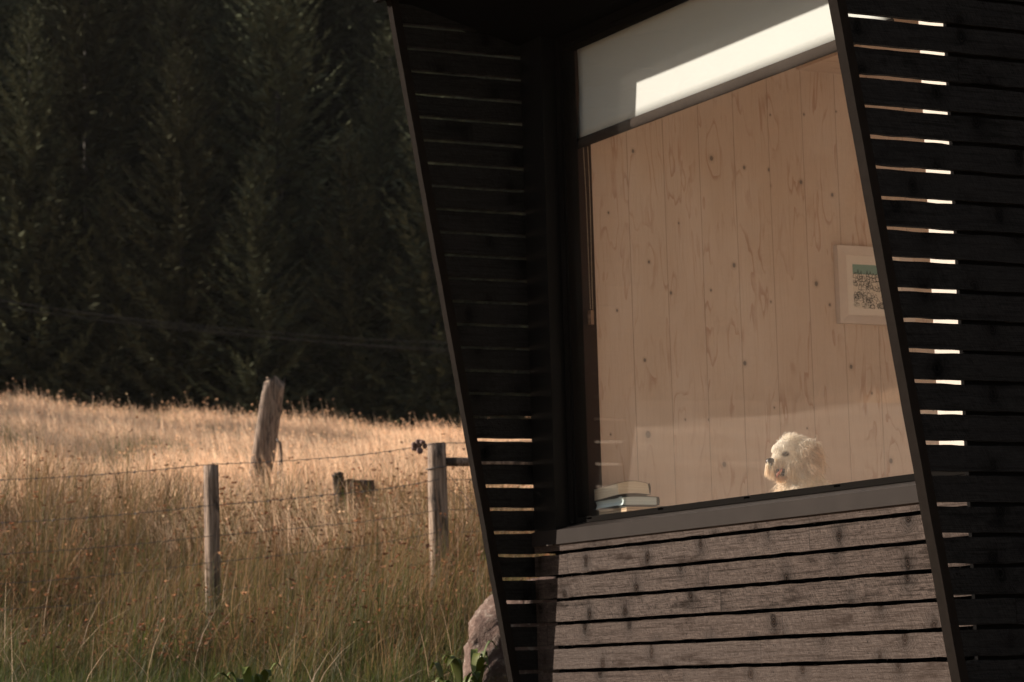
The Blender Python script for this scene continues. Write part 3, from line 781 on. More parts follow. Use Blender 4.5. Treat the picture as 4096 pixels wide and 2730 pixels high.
def patch(n, c0, c1, w0, w1, seed):      # roots spread along a line on the muzzle
    r_ = np.random.default_rng(seed); k = r_.random(n); a = np.array([dp(c0[0]*(1-q)+c1[0]*q+r_.normal(0, 14), c0[1]*(1-q)+c1[1]*q+r_.normal(0, 14), r_.uniform(w0, w1)) for q in k])
    return a, np.tile(-DU*.8+DW*.4, (n, 1))
parts_ = [fur(bme, 9000, 3, False),
          fur(None, 420, 11, False, patch(460, (552, 945), (690, 1010), -50, 150, 1), 195, ((.95, .89, .78), (.88, .72, .54))),
          fur(None, 420, 12, False, patch(420, (930, 940), (1060, 1010), 160, 235, 2), 215, ((.95, .89, .79), (.90, .78, .62))),
          fur(None, 24, 15, False, patch(24, (660, 950), (800, 990), 150, 180, 5), 190, ((.95, .84, .68), (.88, .66, .44))),
          fur(None, 260, 13, False, patch(260, (720, 1195), (920, 1185), 0, 130, 3), 110, ((.82, .60, .40), (.88, .70, .52))),
          fur(None, 220, 14, False, patch(220, (690, 880), (860, 850), 90, 170, 4), 150, ((.95, .88, .76), (.86, .74, .60)))]
nv_ = 0; VV, FF, CC = [], [], []
for V, F, Cc in parts_: VV.append(V); FF.append(F+nv_); CC.append(Cc); nv_ += len(V)
keep(mesh_obj('fur', np.concatenate(VV), np.concatenate(FF), M_fur, cols=np.concatenate(CC)), dog)
for o, sd in ((ears[0], 5), (ears[1], 6)):
    V, F, Cc = fur(o.data, 3000 if sd == 5 else 1200, sd, True)
    f_ = mesh_obj('ear_fur', V, F, M_fur, cols=Cc); f_.parent = o
def dpart(name, mat, fn, smooth=True):
    global mb
    mb = MB(); fn(); return keep(mb.build(name, mat, None, smooth), dog)
M_nose = simple('wet black nose', (.022, .018, .018), .32, .3, 400, .6, bump=.2)
M_eye = simple('dark glossy eye', (.018, .010, .007), .05, .1, 10, .9)
M_tongue = simple('pink tongue', (.62, .25, .20), .35, .15, 150, .5)
M_lip = simple('black lip', (.02, .014, .013), .4, .3, 200)
def nose_fn():
    ell(608, 915, 75, 92, 66, 84); ell(635, 975, 90, 66, 58, 62); ell(668, 908, 70, 74, 52, 78)
dpart('nose', M_nose, nose_fn)
for sgn in (1, -1): dpart('eye', M_eye, lambda: ell(885 if sgn == 1 else 800, 790, 30+sgn*(205 if sgn == 1 else 180), 38, 34, 32))
def tongue_fn():
    secs = []
    for k in np.linspace(0, 1, 9):
        cx_ = 815-120*k; cy_ = 1092+85*k+35*k*k; wd_ = 62*(1-.15*k)*(1 if k < .9 else .7); ring = []
        for t in np.linspace(0, 2*math.pi, 12, endpoint=False): ring.append(dp(cx_+18*math.sin(t)*.5, cy_-math.sin(t)*40-math.cos(t)*22, 165+math.cos(t)*wd_+10*k))
        secs.append(ring)
    mb.strip(secs)
dpart('tongue', M_tongue, tongue_fn)
dpart('lips', M_lip, lambda: (ell(790, 1110, 75, 125, 48, 105), ell(810, 1170, 70, 100, 40, 95)))
# ------------------------------------------------------------------ grass
def world_xy(s, t): return CAM[0]+s*HF[0]+t*HL[0], CAM[1]+s*HF[1]+t*HL[1]
DOWNWIND = -0.25        # the stems lean to the left in the photograph's far field, to the right near by
def blades(s, t, h, w, lean, az, c0, c1, segs=2, curl=.3, sink=.03, zoff=None):
    """ribbons: base at (s,t) in view coordinates, height h, width w, lean = horizontal tip shift / height in direction az"""
    n = len(s); x, y = world_xy(s, t); z = ground_z(x, y)-sink
    if zoff is not None: z = z+zoff
    rot = rng.uniform(0, math.pi, n); wx = np.cos(rot)*w/2; wy = np.sin(rot)*w/2
    dx = np.cos(az)*lean*h; dy = np.sin(az)*lean*h
    V = []; Cc = []
    for i in range(segs+1):
        k = i/segs; b = k**(1+curl*3)
        px = x+dx*b; py = y+dy*b; pz = z+h*k*(1-.25*np.clip(lean, 0, 1.5)*k)
        ww = (1-k)**.7 if i < segs else 0.0
        c = c0*(1-k)[..., None] if False else c0*(1-k)+c1*k
        if i < segs:
            V += [np.stack([px-wx*ww, py-wy*ww, pz], -1), np.stack([px+wx*ww, py+wy*ww, pz], -1)]; Cc += [c, c]
        else: V.append(np.stack([px, py, pz], -1)); Cc.append(c)
    V = np.stack(V, 1); Cc = np.stack(Cc, 1); m = V.shape[1]
    tri = []
    for i in range(segs-1):
        a = 2*i; tri += [(a, a+1, a+3), (a, a+3, a+2)]
    a = 2*(segs-1); tri.append((a, a+1, a+2))
    tri = np.array(tri)
    F = (np.arange(n)[:, None, None]*m+tri[None]).reshape(-1, 3)
    tips = V[:, -1].copy()
    return V.reshape(-1, 3), F, Cc.reshape(-1, 3), tips
def seedheads(pts, size, col):
    """small rusty tufts: three crossed slivers at each point"""
    n = len(pts); V = []; F = []; Cc = []
    for q in range(4):
        a = rng.normal(0, 1, (n, 3)); a[:, 2] = np.abs(a[:, 2])*.6; a /= np.linalg.norm(a, axis=1)[:, None]
        b = rng.normal(0, 1, (n, 3)); b -= (b*a).sum(1)[:, None]*a; b /= np.linalg.norm(b, axis=1)[:, None]
        L = size*rng.uniform(.5, 1.3, n); Wd = L*.32
        V.append(np.stack([pts-a*L[:, None]*.25, pts+a*L[:, None]*.35+b*Wd[:, None], pts+a*L[:, None], pts+a*L[:, None]*.35-b*Wd[:, None]], 1))
        F.append((np.arange(n)*4)[:, None]+np.array([0, 1, 2, 3])[None]+q*n*4); Cc.append(np.repeat(col[:, None], 4, 1))
    return np.concatenate(V).reshape(-1, 3), np.concatenate(F), np.concatenate(Cc).reshape(-1, 3)
def quads_to_tris(F): return np.concatenate([F[:, [0, 1, 2]], F[:, [0, 2, 3]]])
class Acc:
    def __init__(s): s.V = []; s.F = []; s.C = []; s.n = 0
    def add(s, V, F, Cc):
        s.V.append(V); s.F.append(F+s.n); s.C.append(Cc); s.n += len(V)
    def build(s, name, mat): return mesh_obj(name, np.concatenate(s.V), np.concatenate(s.F), mat, cols=np.clip(np.concatenate(s.C), 0, 1))
def pal(n, cols, var=.18):
    c = np.array(cols)[rng.integers(0, len(cols), n)]
    return c*(1+rng.normal(0, var, (n, 1)))
def fbm(s, t, sc, seed):
    r_ = np.random.default_rng(seed); v = np.zeros_like(s)
    for o in range(4):
        a, b, c, d = r_.uniform(-1, 1, 4)*sc*2**o; e, f = r_.uniform(0, 6, 2)
        v += (np.sin(s*a+t*b+e)*np.cos(s*c+t*d+f))/1.6**o
    return v
AZL = math.atan2(HL[1], HL[0])    # world heading of 'left in the photograph'

STRAW = [(.93, .68, .48), (.88, .62, .43), (.95, .73, .53), (.84, .58, .39), (.90, .67, .47)]
GREEN = [(.046, .072, .014), (.060, .084, .019), (.036, .057, .012), (.078, .085, .024)]
RUSH = [(.25, .145, .074), (.14, .098, .044), (.31, .185, .098), (.095, .080, .032), (.40, .25, .14), (.24, .115, .057)]
RUST = [(.20, .088, .045), (.25, .12, .062), (.15, .068, .036), (.29, .16, .088)]

# far pale field: everything beyond the fence up to the crest
acc = Acc()
def field(n, s0, s1, az0, az1, wmul=1.0):
    u = rng.random(n); s = (s0**1.4+(s1**1.4-s0**1.4)*u)**(1/1.4); a_ = rng.uniform(az0, az1, n)
    t = s*np.sin(a_); s = s*np.cos(a_); d = fbm(s, t, .55, 3)+.6*fbm(s, t, 1.7, 4)
    h = rng.uniform(.26, .50, n)*(1+.22*d)*np.where(rng.random(n) < .06, 1.35, 1.0)
    w = (.004+np.hypot(s, t)*.00020)*rng.uniform(.6, 1.4, n)*wmul
    green = (fbm(s, t, .8, 9)+.5*fbm(s, t, 2.2, 10) > .95)
    c1 = pal(n, STRAW, .14); c0 = pal(n, STRAW, .15)*np.array([.92, .91, .85])
    gsel = green & (rng.random(n) < .75)
    c1[gsel] = pal(gsel.sum(), [(.36, .29, .13), (.27, .25, .11)], .15); c0[gsel] = pal(gsel.sum(), GREEN, .2)*1.5
    V, F, Cc, tips = blades(s, t, h, w, np.abs(rng.normal(.35, .22, n)), AZL+rng.normal(0, .9, n), c0, c1, 2, .25)
    acc.add(V, F, Cc)
    k = rng.random(n) < .16
    hv, hf, hc = seedheads(tips[k], (.009+s[k]*.00035), pal(k.sum(), [(.86, .61, .40), (.82, .56, .36), (.74, .49, .30)], .15))
    acc.add(hv, quads_to_tris(hf), hc)
field(95000, 19, 52, R(-3.5), R(14))
field(22000, 47, 56, R(-3.5), R(14), 1.2)
field(34000, 22, 56, R(52), R(70), 1.9)          # the same field where the window mirrors it
g1 = acc.build('dry_grass', M_grass); tag(g1, 'pale dry grass of the field beyond the fence', 'grass', kind='stuff')

# near belt: rushes with rusty seed heads
acc = Acc()
n = 62000
s = rng.uniform(13.4, 21.5, n); t = s*np.tan(rng.uniform(R(-3.5), R(14), n))
nt_ = 620; cs = rng.uniform(13.6, 21.3, nt_); ct = cs*np.tan(rng.uniform(R(-3.5), R(14), nt_)); ch = rng.uniform(.75, 1.3, nt_)
tk = rng.integers(0, nt_, n); tus = rng.random(n) < .62; rad = np.abs(rng.normal(0, .10, n)); ang = rng.uniform(0, 2*math.pi, n)
s = np.where(tus, cs[tk]+rad*np.cos(ang), s); t = np.where(tus, ct[tk]+rad*np.sin(ang), t)
cl = fbm(s, t, 1.5, 21); far_ = (s-13.4)/8
h = (.30+.40*np.clip((s-13.2)/2.6, 0, 1))*rng.uniform(.55, 1.15, n)*(1+.20*cl)*np.where(tus, ch[tk], .75)
c1 = pal(n, RUSH, .22); c0 = pal(n, GREEN+RUSH[1:2], .2); bro = rng.random(n) < .85*np.clip((far_-.10)*3, 0, 1); c0[bro] = pal(bro.sum(), RUSH, .2)*.85
tgreen = rng.random(nt_) < .35
fg = rng.random(n) < .08+.42*(tus & tgreen[tk])+.85*np.clip(1-far_*1.5, 0, 1)+.2*fbm(s, t, 1.2, 61)
c1[fg] = pal(fg.sum(), GREEN+[(.10, .085, .036)], .22)*1.15
V, F, Cc, tips = blades(s, t, h, rng.uniform(.003, .0068, n), np.abs(rng.normal(.25, .45, n)), AZL+math.pi+rng.normal(0, 1.3, n), c0, c1, 3, .35)
acc.add(V, F, Cc)
k = (rng.random(n) < .13*np.clip(1+1.3*fbm(s, t, 1.1, 55), .1, 3.0)) & (s > 14.9)
hv, hf, hc = seedheads(tips[k]-np.array([0, 0, .03]), rng.uniform(.010, .026, k.sum()), pal(k.sum(), RUST, .25))
acc.add(hv, quads_to_tris(hf), hc)
# long bleached stems arching out of the belt
n = 420
s = rng.uniform(13.6, 19, n); t = s*np.tan(rng.uniform(R(-3), R(13), n))
V, F, Cc, tips = blades(s, t, rng.uniform(.35, .75, n), rng.uniform(.003, .0055, n), np.abs(rng.normal(.7, .55, n)), AZL+math.pi*(rng.random(n) < .6)+rng.normal(0, .7, n),
                        pal(n, STRAW[:3], .1)*.6, pal(n, STRAW, .1)*.85, 5, .5)
acc.add(V, F, Cc)
g2 = acc.build('rush_grass', M_grass); tag(g2, 'brown and green rushes with rusty seed heads around the fence', 'rushes', kind='stuff')

# green grass at the foot of the picture
acc = Acc()
n = 52000
s = 11.2+4.9*rng.random(n)**.9; t = s*np.tan(rng.uniform(R(-4.5), R(14), n))
h = rng.uniform(.10, .36, n)*(1+.15*fbm(s, t, 2.2, 31))*np.clip(1.25-(s-12)*.10, .5, 1.2)
c1 = pal(n, GREEN+[(.09, .10, .032), (.13, .105, .05)], .25); c0 = pal(n, GREEN, .2)
V, F, Cc, tips = blades(s, t, h, rng.uniform(.003, .0065, n), np.abs(rng.normal(.4, .3, n)), rng.uniform(0, 2*math.pi, n), c0, c1, 3, .4)
acc.add(V, F, Cc)
n = 90
s = rng.uniform(12.4, 14.2, n); t = s*np.tan(rng.uniform(R(-4), R(13), n))
V, F, Cc, tips = blades(s, t, rng.uniform(.22, .42, n), rng.uniform(.0025, .004, n), np.abs(rng.normal(.55, .4, n)), rng.uniform(0, 2*math.pi, n), pal(n, [(.13, .13, .05)], .2), pal(n, [(.30, .25, .14), (.38, .29, .17)], .15), 5, .5)
acc.add(V, F, Cc)
g3 = acc.build('green_grass', M_grass); tag(g3, 'short dark green grass in front of the rushes and boulder', 'grass', kind='stuff')

# ------------------------------------------------------------------ dock plants
def dock(px, py, s, nleaf, size, seed, label):
    rs = np.random.default_rng(seed); p = at_dist(px, py, s); z = float(ground_z(p[0], p[1])); root = empty('dock_plant', (p[0], p[1], z)); tag(root, label, 'plant')
    for i in range(nleaf):
        mb = MB(); a = rs.uniform(0, 2*math.pi); L = size*rs.uniform(.7, 1.2); Wd = L*rs.uniform(.26, .36); up = rs.uniform(.5, 1.3); r0 = rs.uniform(.0, .06); secs = 9
        v = []; hh = max(.10, (p[2]-z))*rs.uniform(.55, 1.1); reach = L*rs.uniform(.6, 1.3); secs = 12
        for k in range(secs+1):
            q = k/secs; out = r0+reach*q**1.4; hz = hh*math.sin(math.pi*(.62*q))/math.sin(math.pi*.5)
            b_ = max(0.0, (q-.38)/.62); ww = .004+(Wd*.62*math.sin(math.pi*min(.985, b_**.8)) if b_ > 0 else 0)
            for e in (-1, 0, 1):
                v.append((math.cos(a)*out-math.sin(a)*ww*e+p[0], math.sin(a)*out+math.cos(a)*ww*e+p[1], z+hz+abs(e)*ww*.3+.003*math.sin(k*2.1+e)))
        f = []
        for k in range(secs):
            for e in (0, 1): b = k*3+e; f.append((b, b+1, b+4, b+3))
        nb = len(v); v += [(x, y, zz-.0012) for x, y, zz in v]; f += [tuple(nb+q for q in reversed(g)) for g in f]
        c = np.array([.095, .15, .035])*rs.uniform(.7, 1.4)*np.array([1+rs.uniform(0, .4), 1, 1])
        o = mesh_obj('leaf', v, f, M_leaf, None, True, cols=np.tile(c, (len(v), 1))); keep(o, root)
dock(1010, 2690, 13.0, 14, .11, 1, 'broad leaved dock plant low in the grass under the front fence post')
dock(1880, 2590, 13.1, 16, .10, 2, 'broad leaved dock plant below the boulder beside the cabin screen')
dock(1800, 2680, 12.7, 10, .09, 3, 'small dock plant nearest the bottom edge by the cabin screen')

# ------------------------------------------------------------------ boulder
def boulder():
    p = at_dist(2130, 2460, 13.6); z = float(ground_z(p[0], p[1]))
    mb = MB(); n, m = 48, 72
    mb.ball((0, 0, 0), 1.0, n, m)
    v = np.array(mb.v); d = v/np.linalg.norm(v, axis=1)[:, None]; out = []
    for q in d:
        r = 1+.26*mnoise.noise(Vector(q*1.3+7.0))-.16*abs(mnoise.noise(Vector(q*2.2)))-.09*abs(mnoise.noise(Vector(q*5)))+.06*mnoise.noise(Vector(q*13))
        c = np.maximum(-.8, np.minimum(.9, q))
        out.append(c*r)
    out = np.array(out); w3 = RIGHT.copy(); w3[2] = 0; w3 /= np.linalg.norm(w3)
    top = p[2]+.145
    hz = (top-z)/1.45
    zf = np.clip((out[:, 2:]+.9)/1.0, 0, 1); zf = .52+.48*zf*zf*(3-2*zf); out[:, :2] *= zf
    P3 = out[:, :1]*w3*.46+out[:, 1:2]*HF*.30+out[:, 2:]*np.array([0, 0, max(.25, hz)])
    P3 = P3+w3*.09*out[:, 2:]
    tilt = out[:, :1]*.10*np.array([0, 0, 1.0])
    P3 = P3+tilt+np.array([p[0], p[1], top-.72*max(.25, hz)*1.05])
    nt = NT('pinkish boulder'); co, o = nt.xyz()
    a = nt.noise(co, 6., 6, .65); b = nt.noise(co, 30., 5, .7)
    c = nt.mix(nt.sstep(a, .38, .62), (.075, .040, .029), (.135, .084, .064)); c = nt.mix(nt.sstep(b, .50, .68, 0, .7), c, (.30, .25, .205)); c = nt.mix(nt.sstep(nt.noise(co, 16., 4), .60, .70, 0, .8), c, (.085, .06, .045))
    nt.setp(Base_Color=c, Roughness=.85); nt.bump(nt.math('ADD', a, b), .9, .02)
    return tag(mesh_obj('boulder', P3, mb.f, nt.m, None, True), 'pinkish brown weathered boulder half hidden behind the cabin screen', 'rock')
boulder()

# ------------------------------------------------------------------ fence
M_wood = None
def post_mat(name, a, b):
    n = NT(name); co, o = n.xyz()
    v = n.comb(n.math('MULTIPLY', o[0], 60.), n.math('MULTIPLY', o[1], 60.), n.math('MULTIPLY', o[2], 4.))
    g = n.noise(v, 1.0, 5, .65); k = n.noise(n.comb(n.math('MULTIPLY', o[0], 9.), n.math('MULTIPLY', o[1], 9.), n.math('MULTIPLY', o[2], 5.)), 1.0, 4, .6)
    c = n.mix(n.sstep(g, .35, .65), a, b); c = n.mix(n.sstep(k, .54, .66, 0, .9), c, tuple(q*.25 for q in a)); c = n.mix(n.sstep(n.noise(n.comb(n.math('MULTIPLY', o[0], 34.), n.math('MULTIPLY', o[1], 34.), n.math('MULTIPLY', o[2], 1.6)), 1.0, 4, .6), .56, .64, 0, .85), c, tuple(q*.2 for q in a))
    n.setp(Base_Color=c, Roughness=.85); n.bump(g, .8, .01); return n.m
M_post = post_mat('weathered post wood', (.13, .09, .064), (.36, .27, .20))
M_old = post_mat('old grey post wood', (.085, .057, .04), (.29, .22, .165))
M_wire = simple('dull galvanised wire', (.15, .135, .125), .5, .3, 30, metal=.4)
DUH = np.array([RIGHT[0], RIGHT[1], 0.0]); DUH /= np.linalg.norm(DUH)
def post(mb, base, top, r0, r1, seed, n=14, m=16, rag=0.0):
    rs = np.random.default_rng(seed); base = np.array(base); top = np.array(top); secs = []
    off = rs.uniform(0, 6, 4)
    for i in range(m+1):
        k = i/m; c = base*(1-k)+top*k; r = r0*(1-k)+r1*k; ring = []
        for j in range(n):
            a = 2*math.pi*j/n; q = r*(1+.05*math.sin(3*a+off[0])+.04*math.sin(5*a+off[1]+k*3)+.02*math.sin(2*k*9+off[2]))
            zz = rag*(rs.random()-.5)*2 if i == m else 0
            ring.append(c+np.array([math.cos(a)*q, math.sin(a)*q, zz]))
        secs.append(ring)
    mb.strip(secs)
S1, S2 = 16.5, 17.6
f_top1 = at_dist(845, 1862, S1); f_top2 = at_dist(1746, 1775, S2)
fence = empty('wire_fence', (f_top1[0], f_top1[1], float(ground_z(f_top1[0], f_top1[1])))); tag(fence, 'old post and barbed wire fence crossing the rushes, knot of rags on its top strand', 'fence')
mb = MB(); post(mb, (f_top1[0], f_top1[1], f_top1[2]-1.45), f_top1, .048, .045, 3); p1 = keep(mb.build('post', M_post, None, True), fence)
mb = MB(); post(mb, (f_top2[0], f_top2[1], f_top2[2]-1.6), f_top2, .066, .062, 4); keep(mb.build('strainer_post', M_post, None, True), fence)
r0_ = at_dist(1780, 1848, S2); r1_ = at_dist(2035, 1850, S2+.1)+(at_dist(2035, 1850, S2+.1)-r0_)*1.2
mb = MB(); mb.tube([r0_+(r1_-r0_)*k for k in np.linspace(0, 1, 8)], .030, 10); keep(mb.build('rail', M_post, None, True), fence)
# further posts outside the frame carry the wires
ends = []
pL = at_dist(-820, 1985, 15.2); mb = MB(); post(mb, (pL[0], pL[1], pL[2]-1.5), pL, .048, .045, 5); keep(mb.build('post', M_post, None, True), fence)
pR = at_dist(2600, 1740, 18.6); mb = MB(); post(mb, (pR[0], pR[1], pR[2]-1.6), pR, .05, .046, 6); keep(mb.build('post', M_post, None, True), fence)
rows = [(1985, 1921, 1858, 1773), (2150, 2092, 2022, 1920), (2260, 2217, 2144, 2040), (2380, 2337, 2250, 2130), (2470, 2440, 2366, 2240)]
for i, (ya, yb, yc, yd) in enumerate(rows):
    pts = []
    a = at_dist(-820, ya, 15.2); b = at_dist(0, yb, 15.75); c = at_dist(845, yc, S1-.055); d = at_dist(1746, yd, S2-.07); e = at_dist(2600, yd-30, 18.6)
    m1 = at_dist(1300, (yc+yd)/2+ (18 if i == 0 else 10), 17.05)
    def seg(p, q, n, sag):
        for k in np.linspace(0, 1, n, endpoint=False): pts.append(p*(1-k)+q*k-np.array([0, 0, sag*4*k*(1-k)]))
    seg(a, b, 20, .0); seg(b, c, 50, .012); seg(c, m1, 30, .004); seg(m1, d, 30, .012); seg(d, e, 20, .01); pts.append(e)
    pts = [p+np.array([0, 0, .002*math.sin(k*1.7)]) for k, p in enumerate(pts)]
    mb = MB(); mb.tube(pts, .0022, 5)
    if i < 2:                                      # barbs
        L = np.concatenate([[0], np.cumsum([np.linalg.norm(q-p) for p, q in zip(pts, pts[1:])])]); A = np.array(pts)
        for l in np.arange(.05, L[-1], .105):
            q = np.array([np.interp(l, L, A[:, j]) for j in range(3)])
            for w in range(3):
                v = np.array([random.uniform(-1, 1) for _ in range(3)]); v /= np.linalg.norm(v); mb.tube([q-v*.012, q, q+v*.012], [.0008, .003, .0008], 4)
    keep(mb.build('wire', M_wire), fence)
mb = MB(); ks = np.random.default_rng(8); kc = at_dist(1680, 1778, 17.4)
for k in range(12): mb.ball(kc+ks.normal(0, .018, 3), ks.uniform(.012, .026, 3), 5, 6)
keep(mb.build('rag_knot', simple('rust and grey rag', (.16, .10, .085), .8, .7, 50)), fence)
mb = MB()
for a, b in (((1790, 1890), (1935, 2090)), ((1800, 1960), (1900, 2050))): mb.tube([at_dist(*a, S2), at_dist(*b, S2+.1)], .0022, 5)
ring_c = at_dist(1746, 1872, S2)
mb.tube([ring_c+np.array([.068*math.cos(t), .068*math.sin(t), .01*math.sin(t)]) for t in np.linspace(0, 2*math.pi, 20)], .004, 5)
keep(mb.build('tie_wire', M_wire), fence)

# old leaning post with a hanging strap
SO = 25.8
a = at_dist(1030, 1990, SO); b = at_dist(1098, 1530, SO)
old = empty('old_post', a-np.array([0, 0, .5])); tag(old, 'thick old split post leaning right in the pale field', 'post')
mb = MB(); n = 22
secs = []; rs = np.random.default_rng(12)
for i in range(22):
    k = i/21; c = (a-(b-a)*.45)*(1-k)+b*k; r = .112*(1-k)+.098*k; ring = []
    for j in range(n):
        t = 2*math.pi*j/n; q = r*(1+.10*math.sin(2*t+1)+.06*math.sin(5*t+2)-.30*max(0, math.cos(t*2.5+.5))**8); 
        ring.append(c+RIGHT*math.cos(t)*q+HF*math.sin(t)*q+np.array([0, 0, (.045*math.sin(3*t)+.05*(rs.random()-.5)) if i == 21 else (.02*math.sin(3*t) if i == 20 else 0)]))
    secs.append(ring)
mb.strip(secs); keep(mb.build('post_body', M_old, None, True), old)
mb = MB(); sp = [(1108, 1755), (1120, 1775), (1124, 1830), (1120, 1880), (1122, 1925), (1128, 1950)]
mb.tube([at_dist(x, y, SO-.3) for x, y in sp], [.014, .016, .018, .026, .034, .018], 8); keep(mb.build('strap', simple('dark rubber strap', (.03, .026, .024), .7, .3, 30), None, True), old)

# dark rotten stump in the rushes
st = MB(); SP = 20.9
for (px, py, w_, h_, sd) in ((1354, 1910, .04, .04, 1), (1396, 1928, .06, .018, 2), (1452, 1930, .09, .016, 3)):
    c = at_dist(px, py, SP); b = MB(); b.ball((0, 0, 0), 1.0, 16, 24)
    for q in b.v:
        q = np.array(q); r = 1+.5*mnoise.noise(Vector(q*2.2+sd*5.0))+.25*mnoise.noise(Vector(q*6))
        st.v.append(tuple(c+r*(q[0]*w_*DUH+q[1]*w_*HF)+np.array([0, 0, r*q[2]*h_ if q[2] > 0 else q[2]*.5])))
    st.f += [tuple(k+len(st.v)-len(b.v) for k in f) for f in b.f]
tag(st.build('broken_stump', simple('dark rotten wood', (.045, .028, .02), .9, .4, 20), None, True), 'dark rotten stump half hidden among the seed heads behind the fence', 'stump')

# ------------------------------------------------------------------ conifers
def conifer(seed, H, Rb, sparse=1.0):
    """crown as many needle sprays on drooping branches; returns verts, quads, tint"""
    r_ = np.random.default_rng(seed); V = []; Cc = []
    z = .25
    while z < H-.15:
        k = z/H; L0 = Rb*(1-k)**.80*(.93 if k > .06 else .8)+.10
        nb = int(r_.integers(6, 9)); ph = r_.uniform(0, 6.28)
        for b in range(nb):
            az = ph+b*6.283/nb+r_.normal(0, .25); L = L0*r_.uniform(.55, 1.30); droop = r_.uniform(.35, .60)*(1-k*.6); rise = droop*r_.uniform(.9, 1.25)+.10+.75*k
            nsp = max(7, int(L*30*sparse)); q = (np.arange(nsp)+r_.random(nsp))/nsp
            q = .03+.97*q
            ox = np.cos(az)*L*q; oy = np.sin(az)*L*q; oz = z+L*(rise*q**1.6-droop*q*.8)
            side = r_.choice([-1, 1], nsp)
            la = az+side*r_.uniform(.35, 1.1, nsp)*(q < .93); ln = (.16+.30*L*(1-q)*.8+.05)*r_.uniform(.6, 1.25, nsp); ln = np.clip(ln, .12, .50)
            dz = r_.uniform(-.45, .40, nsp)+.55*k+.25*(q > .85)
            D = np.stack([np.cos(la), np.sin(la), dz], -1); D /= np.linalg.norm(D, axis=1)[:, None]
            N = r_.normal(0, .5, (nsp, 3)); N[:, 2] += 1; Wv = np.cross(D, N); Wv /= np.linalg.norm(Wv, axis=1)[:, None]
            wd = ln*r_.uniform(.09, .17, nsp)
            A = np.stack([ox, oy, oz], -1)
            V.append(np.stack([A, A+D*(ln*.45)[:, None]+Wv*wd[:, None], A+D*ln[:, None], A+D*(ln*.45)[:, None]-Wv*wd[:, None]], 1))
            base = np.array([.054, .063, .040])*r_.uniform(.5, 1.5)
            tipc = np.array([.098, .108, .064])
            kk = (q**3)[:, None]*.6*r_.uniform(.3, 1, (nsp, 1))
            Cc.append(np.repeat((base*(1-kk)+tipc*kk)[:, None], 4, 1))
        z += r_.uniform(.22, .36)*(1.0 if H < 14 else 1.25)
    V = np.concatenate(V).reshape(-1, 3); Cc = np.concatenate(Cc).reshape(-1, 3); F = np.arange(len(V)).reshape(-1, 4)
    return V, F, Cc
M_bark = simple('conifer bark', (.022, .018, .015), .9, .3, 6)
protos = []
for i, (H, Rb) in enumerate(((13.5, 3.6), (16.5, 4.1), (11.0, 3.3), (19.0, 4.5), (14.5, 3.2))):
    V, F, Cc = conifer(40+i, H, Rb)
    protos.append((H, V, F, Cc))
tree_n = [0]
pool = {}
def conifer_tree(kind, x, y, sc, label, group='conifers of the dark wood', rz=0.0):
    H, V, F, Cc = protos[kind]; z = float(ground_z(x, y, False))-.15
    root = empty('conifer_tree', (x, y, z)); tag(root, label, 'tree', group); root.rotation_euler = (0, 0, rz); root.scale = (sc, sc, sc)
    if kind not in pool:
        t = MB(); t.tube([(0, 0, -.2), (.03, 0, H*.5), (0, .02, H*.97)], [.15*H/14, .07*H/14, .012], 8)
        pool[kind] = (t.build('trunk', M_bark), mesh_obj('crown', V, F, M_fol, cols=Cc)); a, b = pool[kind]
    else:
        a, b = (q.copy() for q in pool[kind]); COL.objects.link(a); COL.objects.link(b)
    a.parent = root; b.parent = root
    return root
L_FRONT = 'dark conifer at the front edge of the wood behind the crest'
L_BACK = 'dark conifer deep in the wood, rising behind the front trees'
L_HILL = 'greyer conifer on the far slope, showing above the wood'
rs = np.random.default_rng(77)
def edge(t): return 66+.29*(t+3)
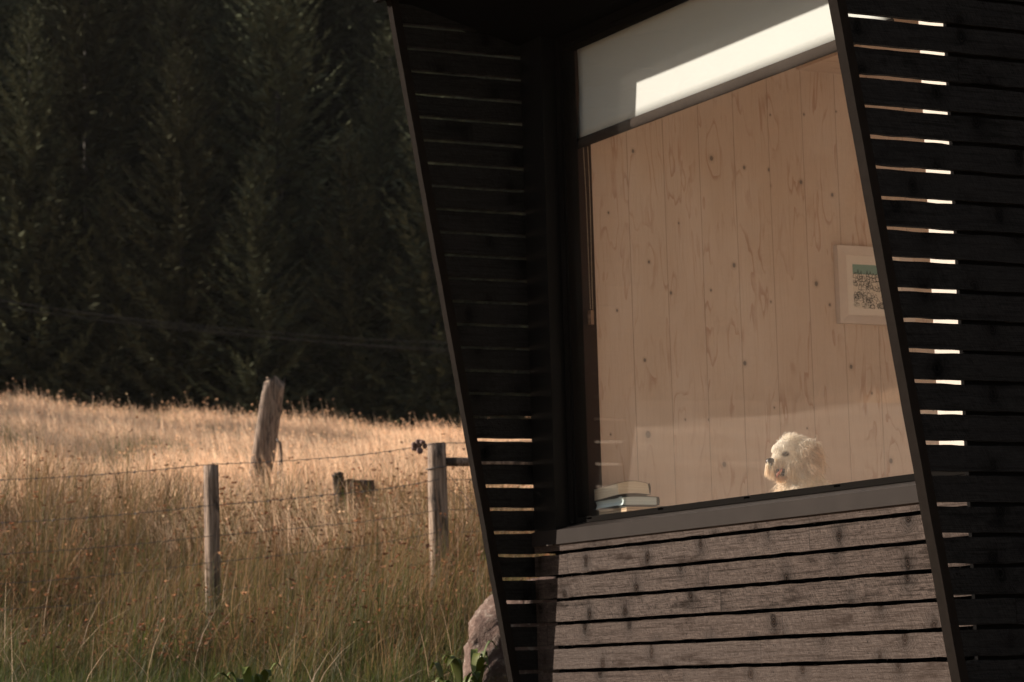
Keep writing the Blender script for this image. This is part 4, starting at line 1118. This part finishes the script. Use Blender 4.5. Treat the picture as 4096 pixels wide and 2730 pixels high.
# front edge
tt = -5.0; i = 0
while tt < 44:
    s_ = edge(tt)+rs.uniform(-1, 1.0); x, y = world_xy(s_, tt)
    low = tt < 1.5
    conifer_tree(int(rs.choice([2, 0] if low else [1, 3, 4])), x, y, rs.uniform(.62, .84) if low else rs.uniform(.50, .80), L_FRONT, 'conifers along the front edge of the wood', rs.uniform(0, 6.28))
    tt += rs.uniform(2.0, 2.9); i += 1
for row in range(1, 5):
    tt = -6.0+rs.uniform(0, 1)
    while tt < 24+row*2:
        s_ = edge(tt)+row*3.4+rs.uniform(-1, 1); x, y = world_xy(s_, tt)
        low = tt < 2.5
        conifer_tree(int(rs.choice([0, 4, 2] if low else [1, 3])), x, y, rs.uniform(.68, .88)*(1+.06*row) if low else rs.uniform(.62, .90)*(1+.10*row), L_BACK, 'conifers deep in the wood', rs.uniform(0, 6.28))
        tt += rs.uniform(2.4, 3.4)
for row in range(9):                                  # far slope
    tt = -13.0+rs.uniform(0, 2)
    while tt < 32+row*2:
        s_ = 98+row*7+rs.uniform(-2, 2)+.42*max(0, tt); x, y = world_xy(s_, tt)
        conifer_tree(int(rs.integers(0, 5)), x, y, rs.uniform(.9, 1.25), L_HILL, 'conifers on the far slope', rs.uniform(0, 6.28))
        tt += rs.uniform(3.0, 4.4)
# a clump to the left of the frame that the window mirrors
for i in range(130):
    a_ = R(rs.uniform(-40.5, -22)); d_ = rs.uniform(62, 98); x = -math.cos(a_)*d_; y = math.sin(a_)*d_
    conifer_tree(int(rs.choice([1, 3])), x, y, rs.uniform(.9, 1.15), 'conifer of the clump left of the picture, mirrored in the glass', 'conifers mirrored in the window', rs.uniform(0, 6.28))
# overhead lines in front of the wood
pl = empty('power_line', at_dist(700, 1240, 58)); tag(pl, 'thin dark overhead cables sagging in front of the wood', 'cable')
for k, (ya, yb) in enumerate(((1165, 1320), (1185, 1345), (1140, 1372))):
    a = at_dist(-900, ya-120, 60); b = at_dist(2600, yb+70, 56); mb = MB()
    mb.tube([a*(1-q)+b*q-np.array([0, 0, .5*4*q*(1-q)]) for q in np.linspace(0, 1, 24)], .008, 5); keep(mb.build('cable', M_gasket), pl)

# ------------------------------------------------------------------ thin evening haze round the whole place
hz = MB(); hz.box(-320, 330, -330, 320, -30, 75)
hn = NT('thin haze'); hn.n.remove(hn.bsdf)
pv = hn.node('ShaderNodeVolumePrincipled'); pv.inputs['Color'].default_value = (.80, .82, .80, 1); pv.inputs['Density'].default_value = .00010; pv.inputs['Anisotropy'].default_value = 0.0
hn.link(pv.outputs[0], hn.out.inputs['Volume'])
tag(hz.build('haze', hn.m), 'thin haze greying the far slope of the wood', 'haze', kind='stuff')
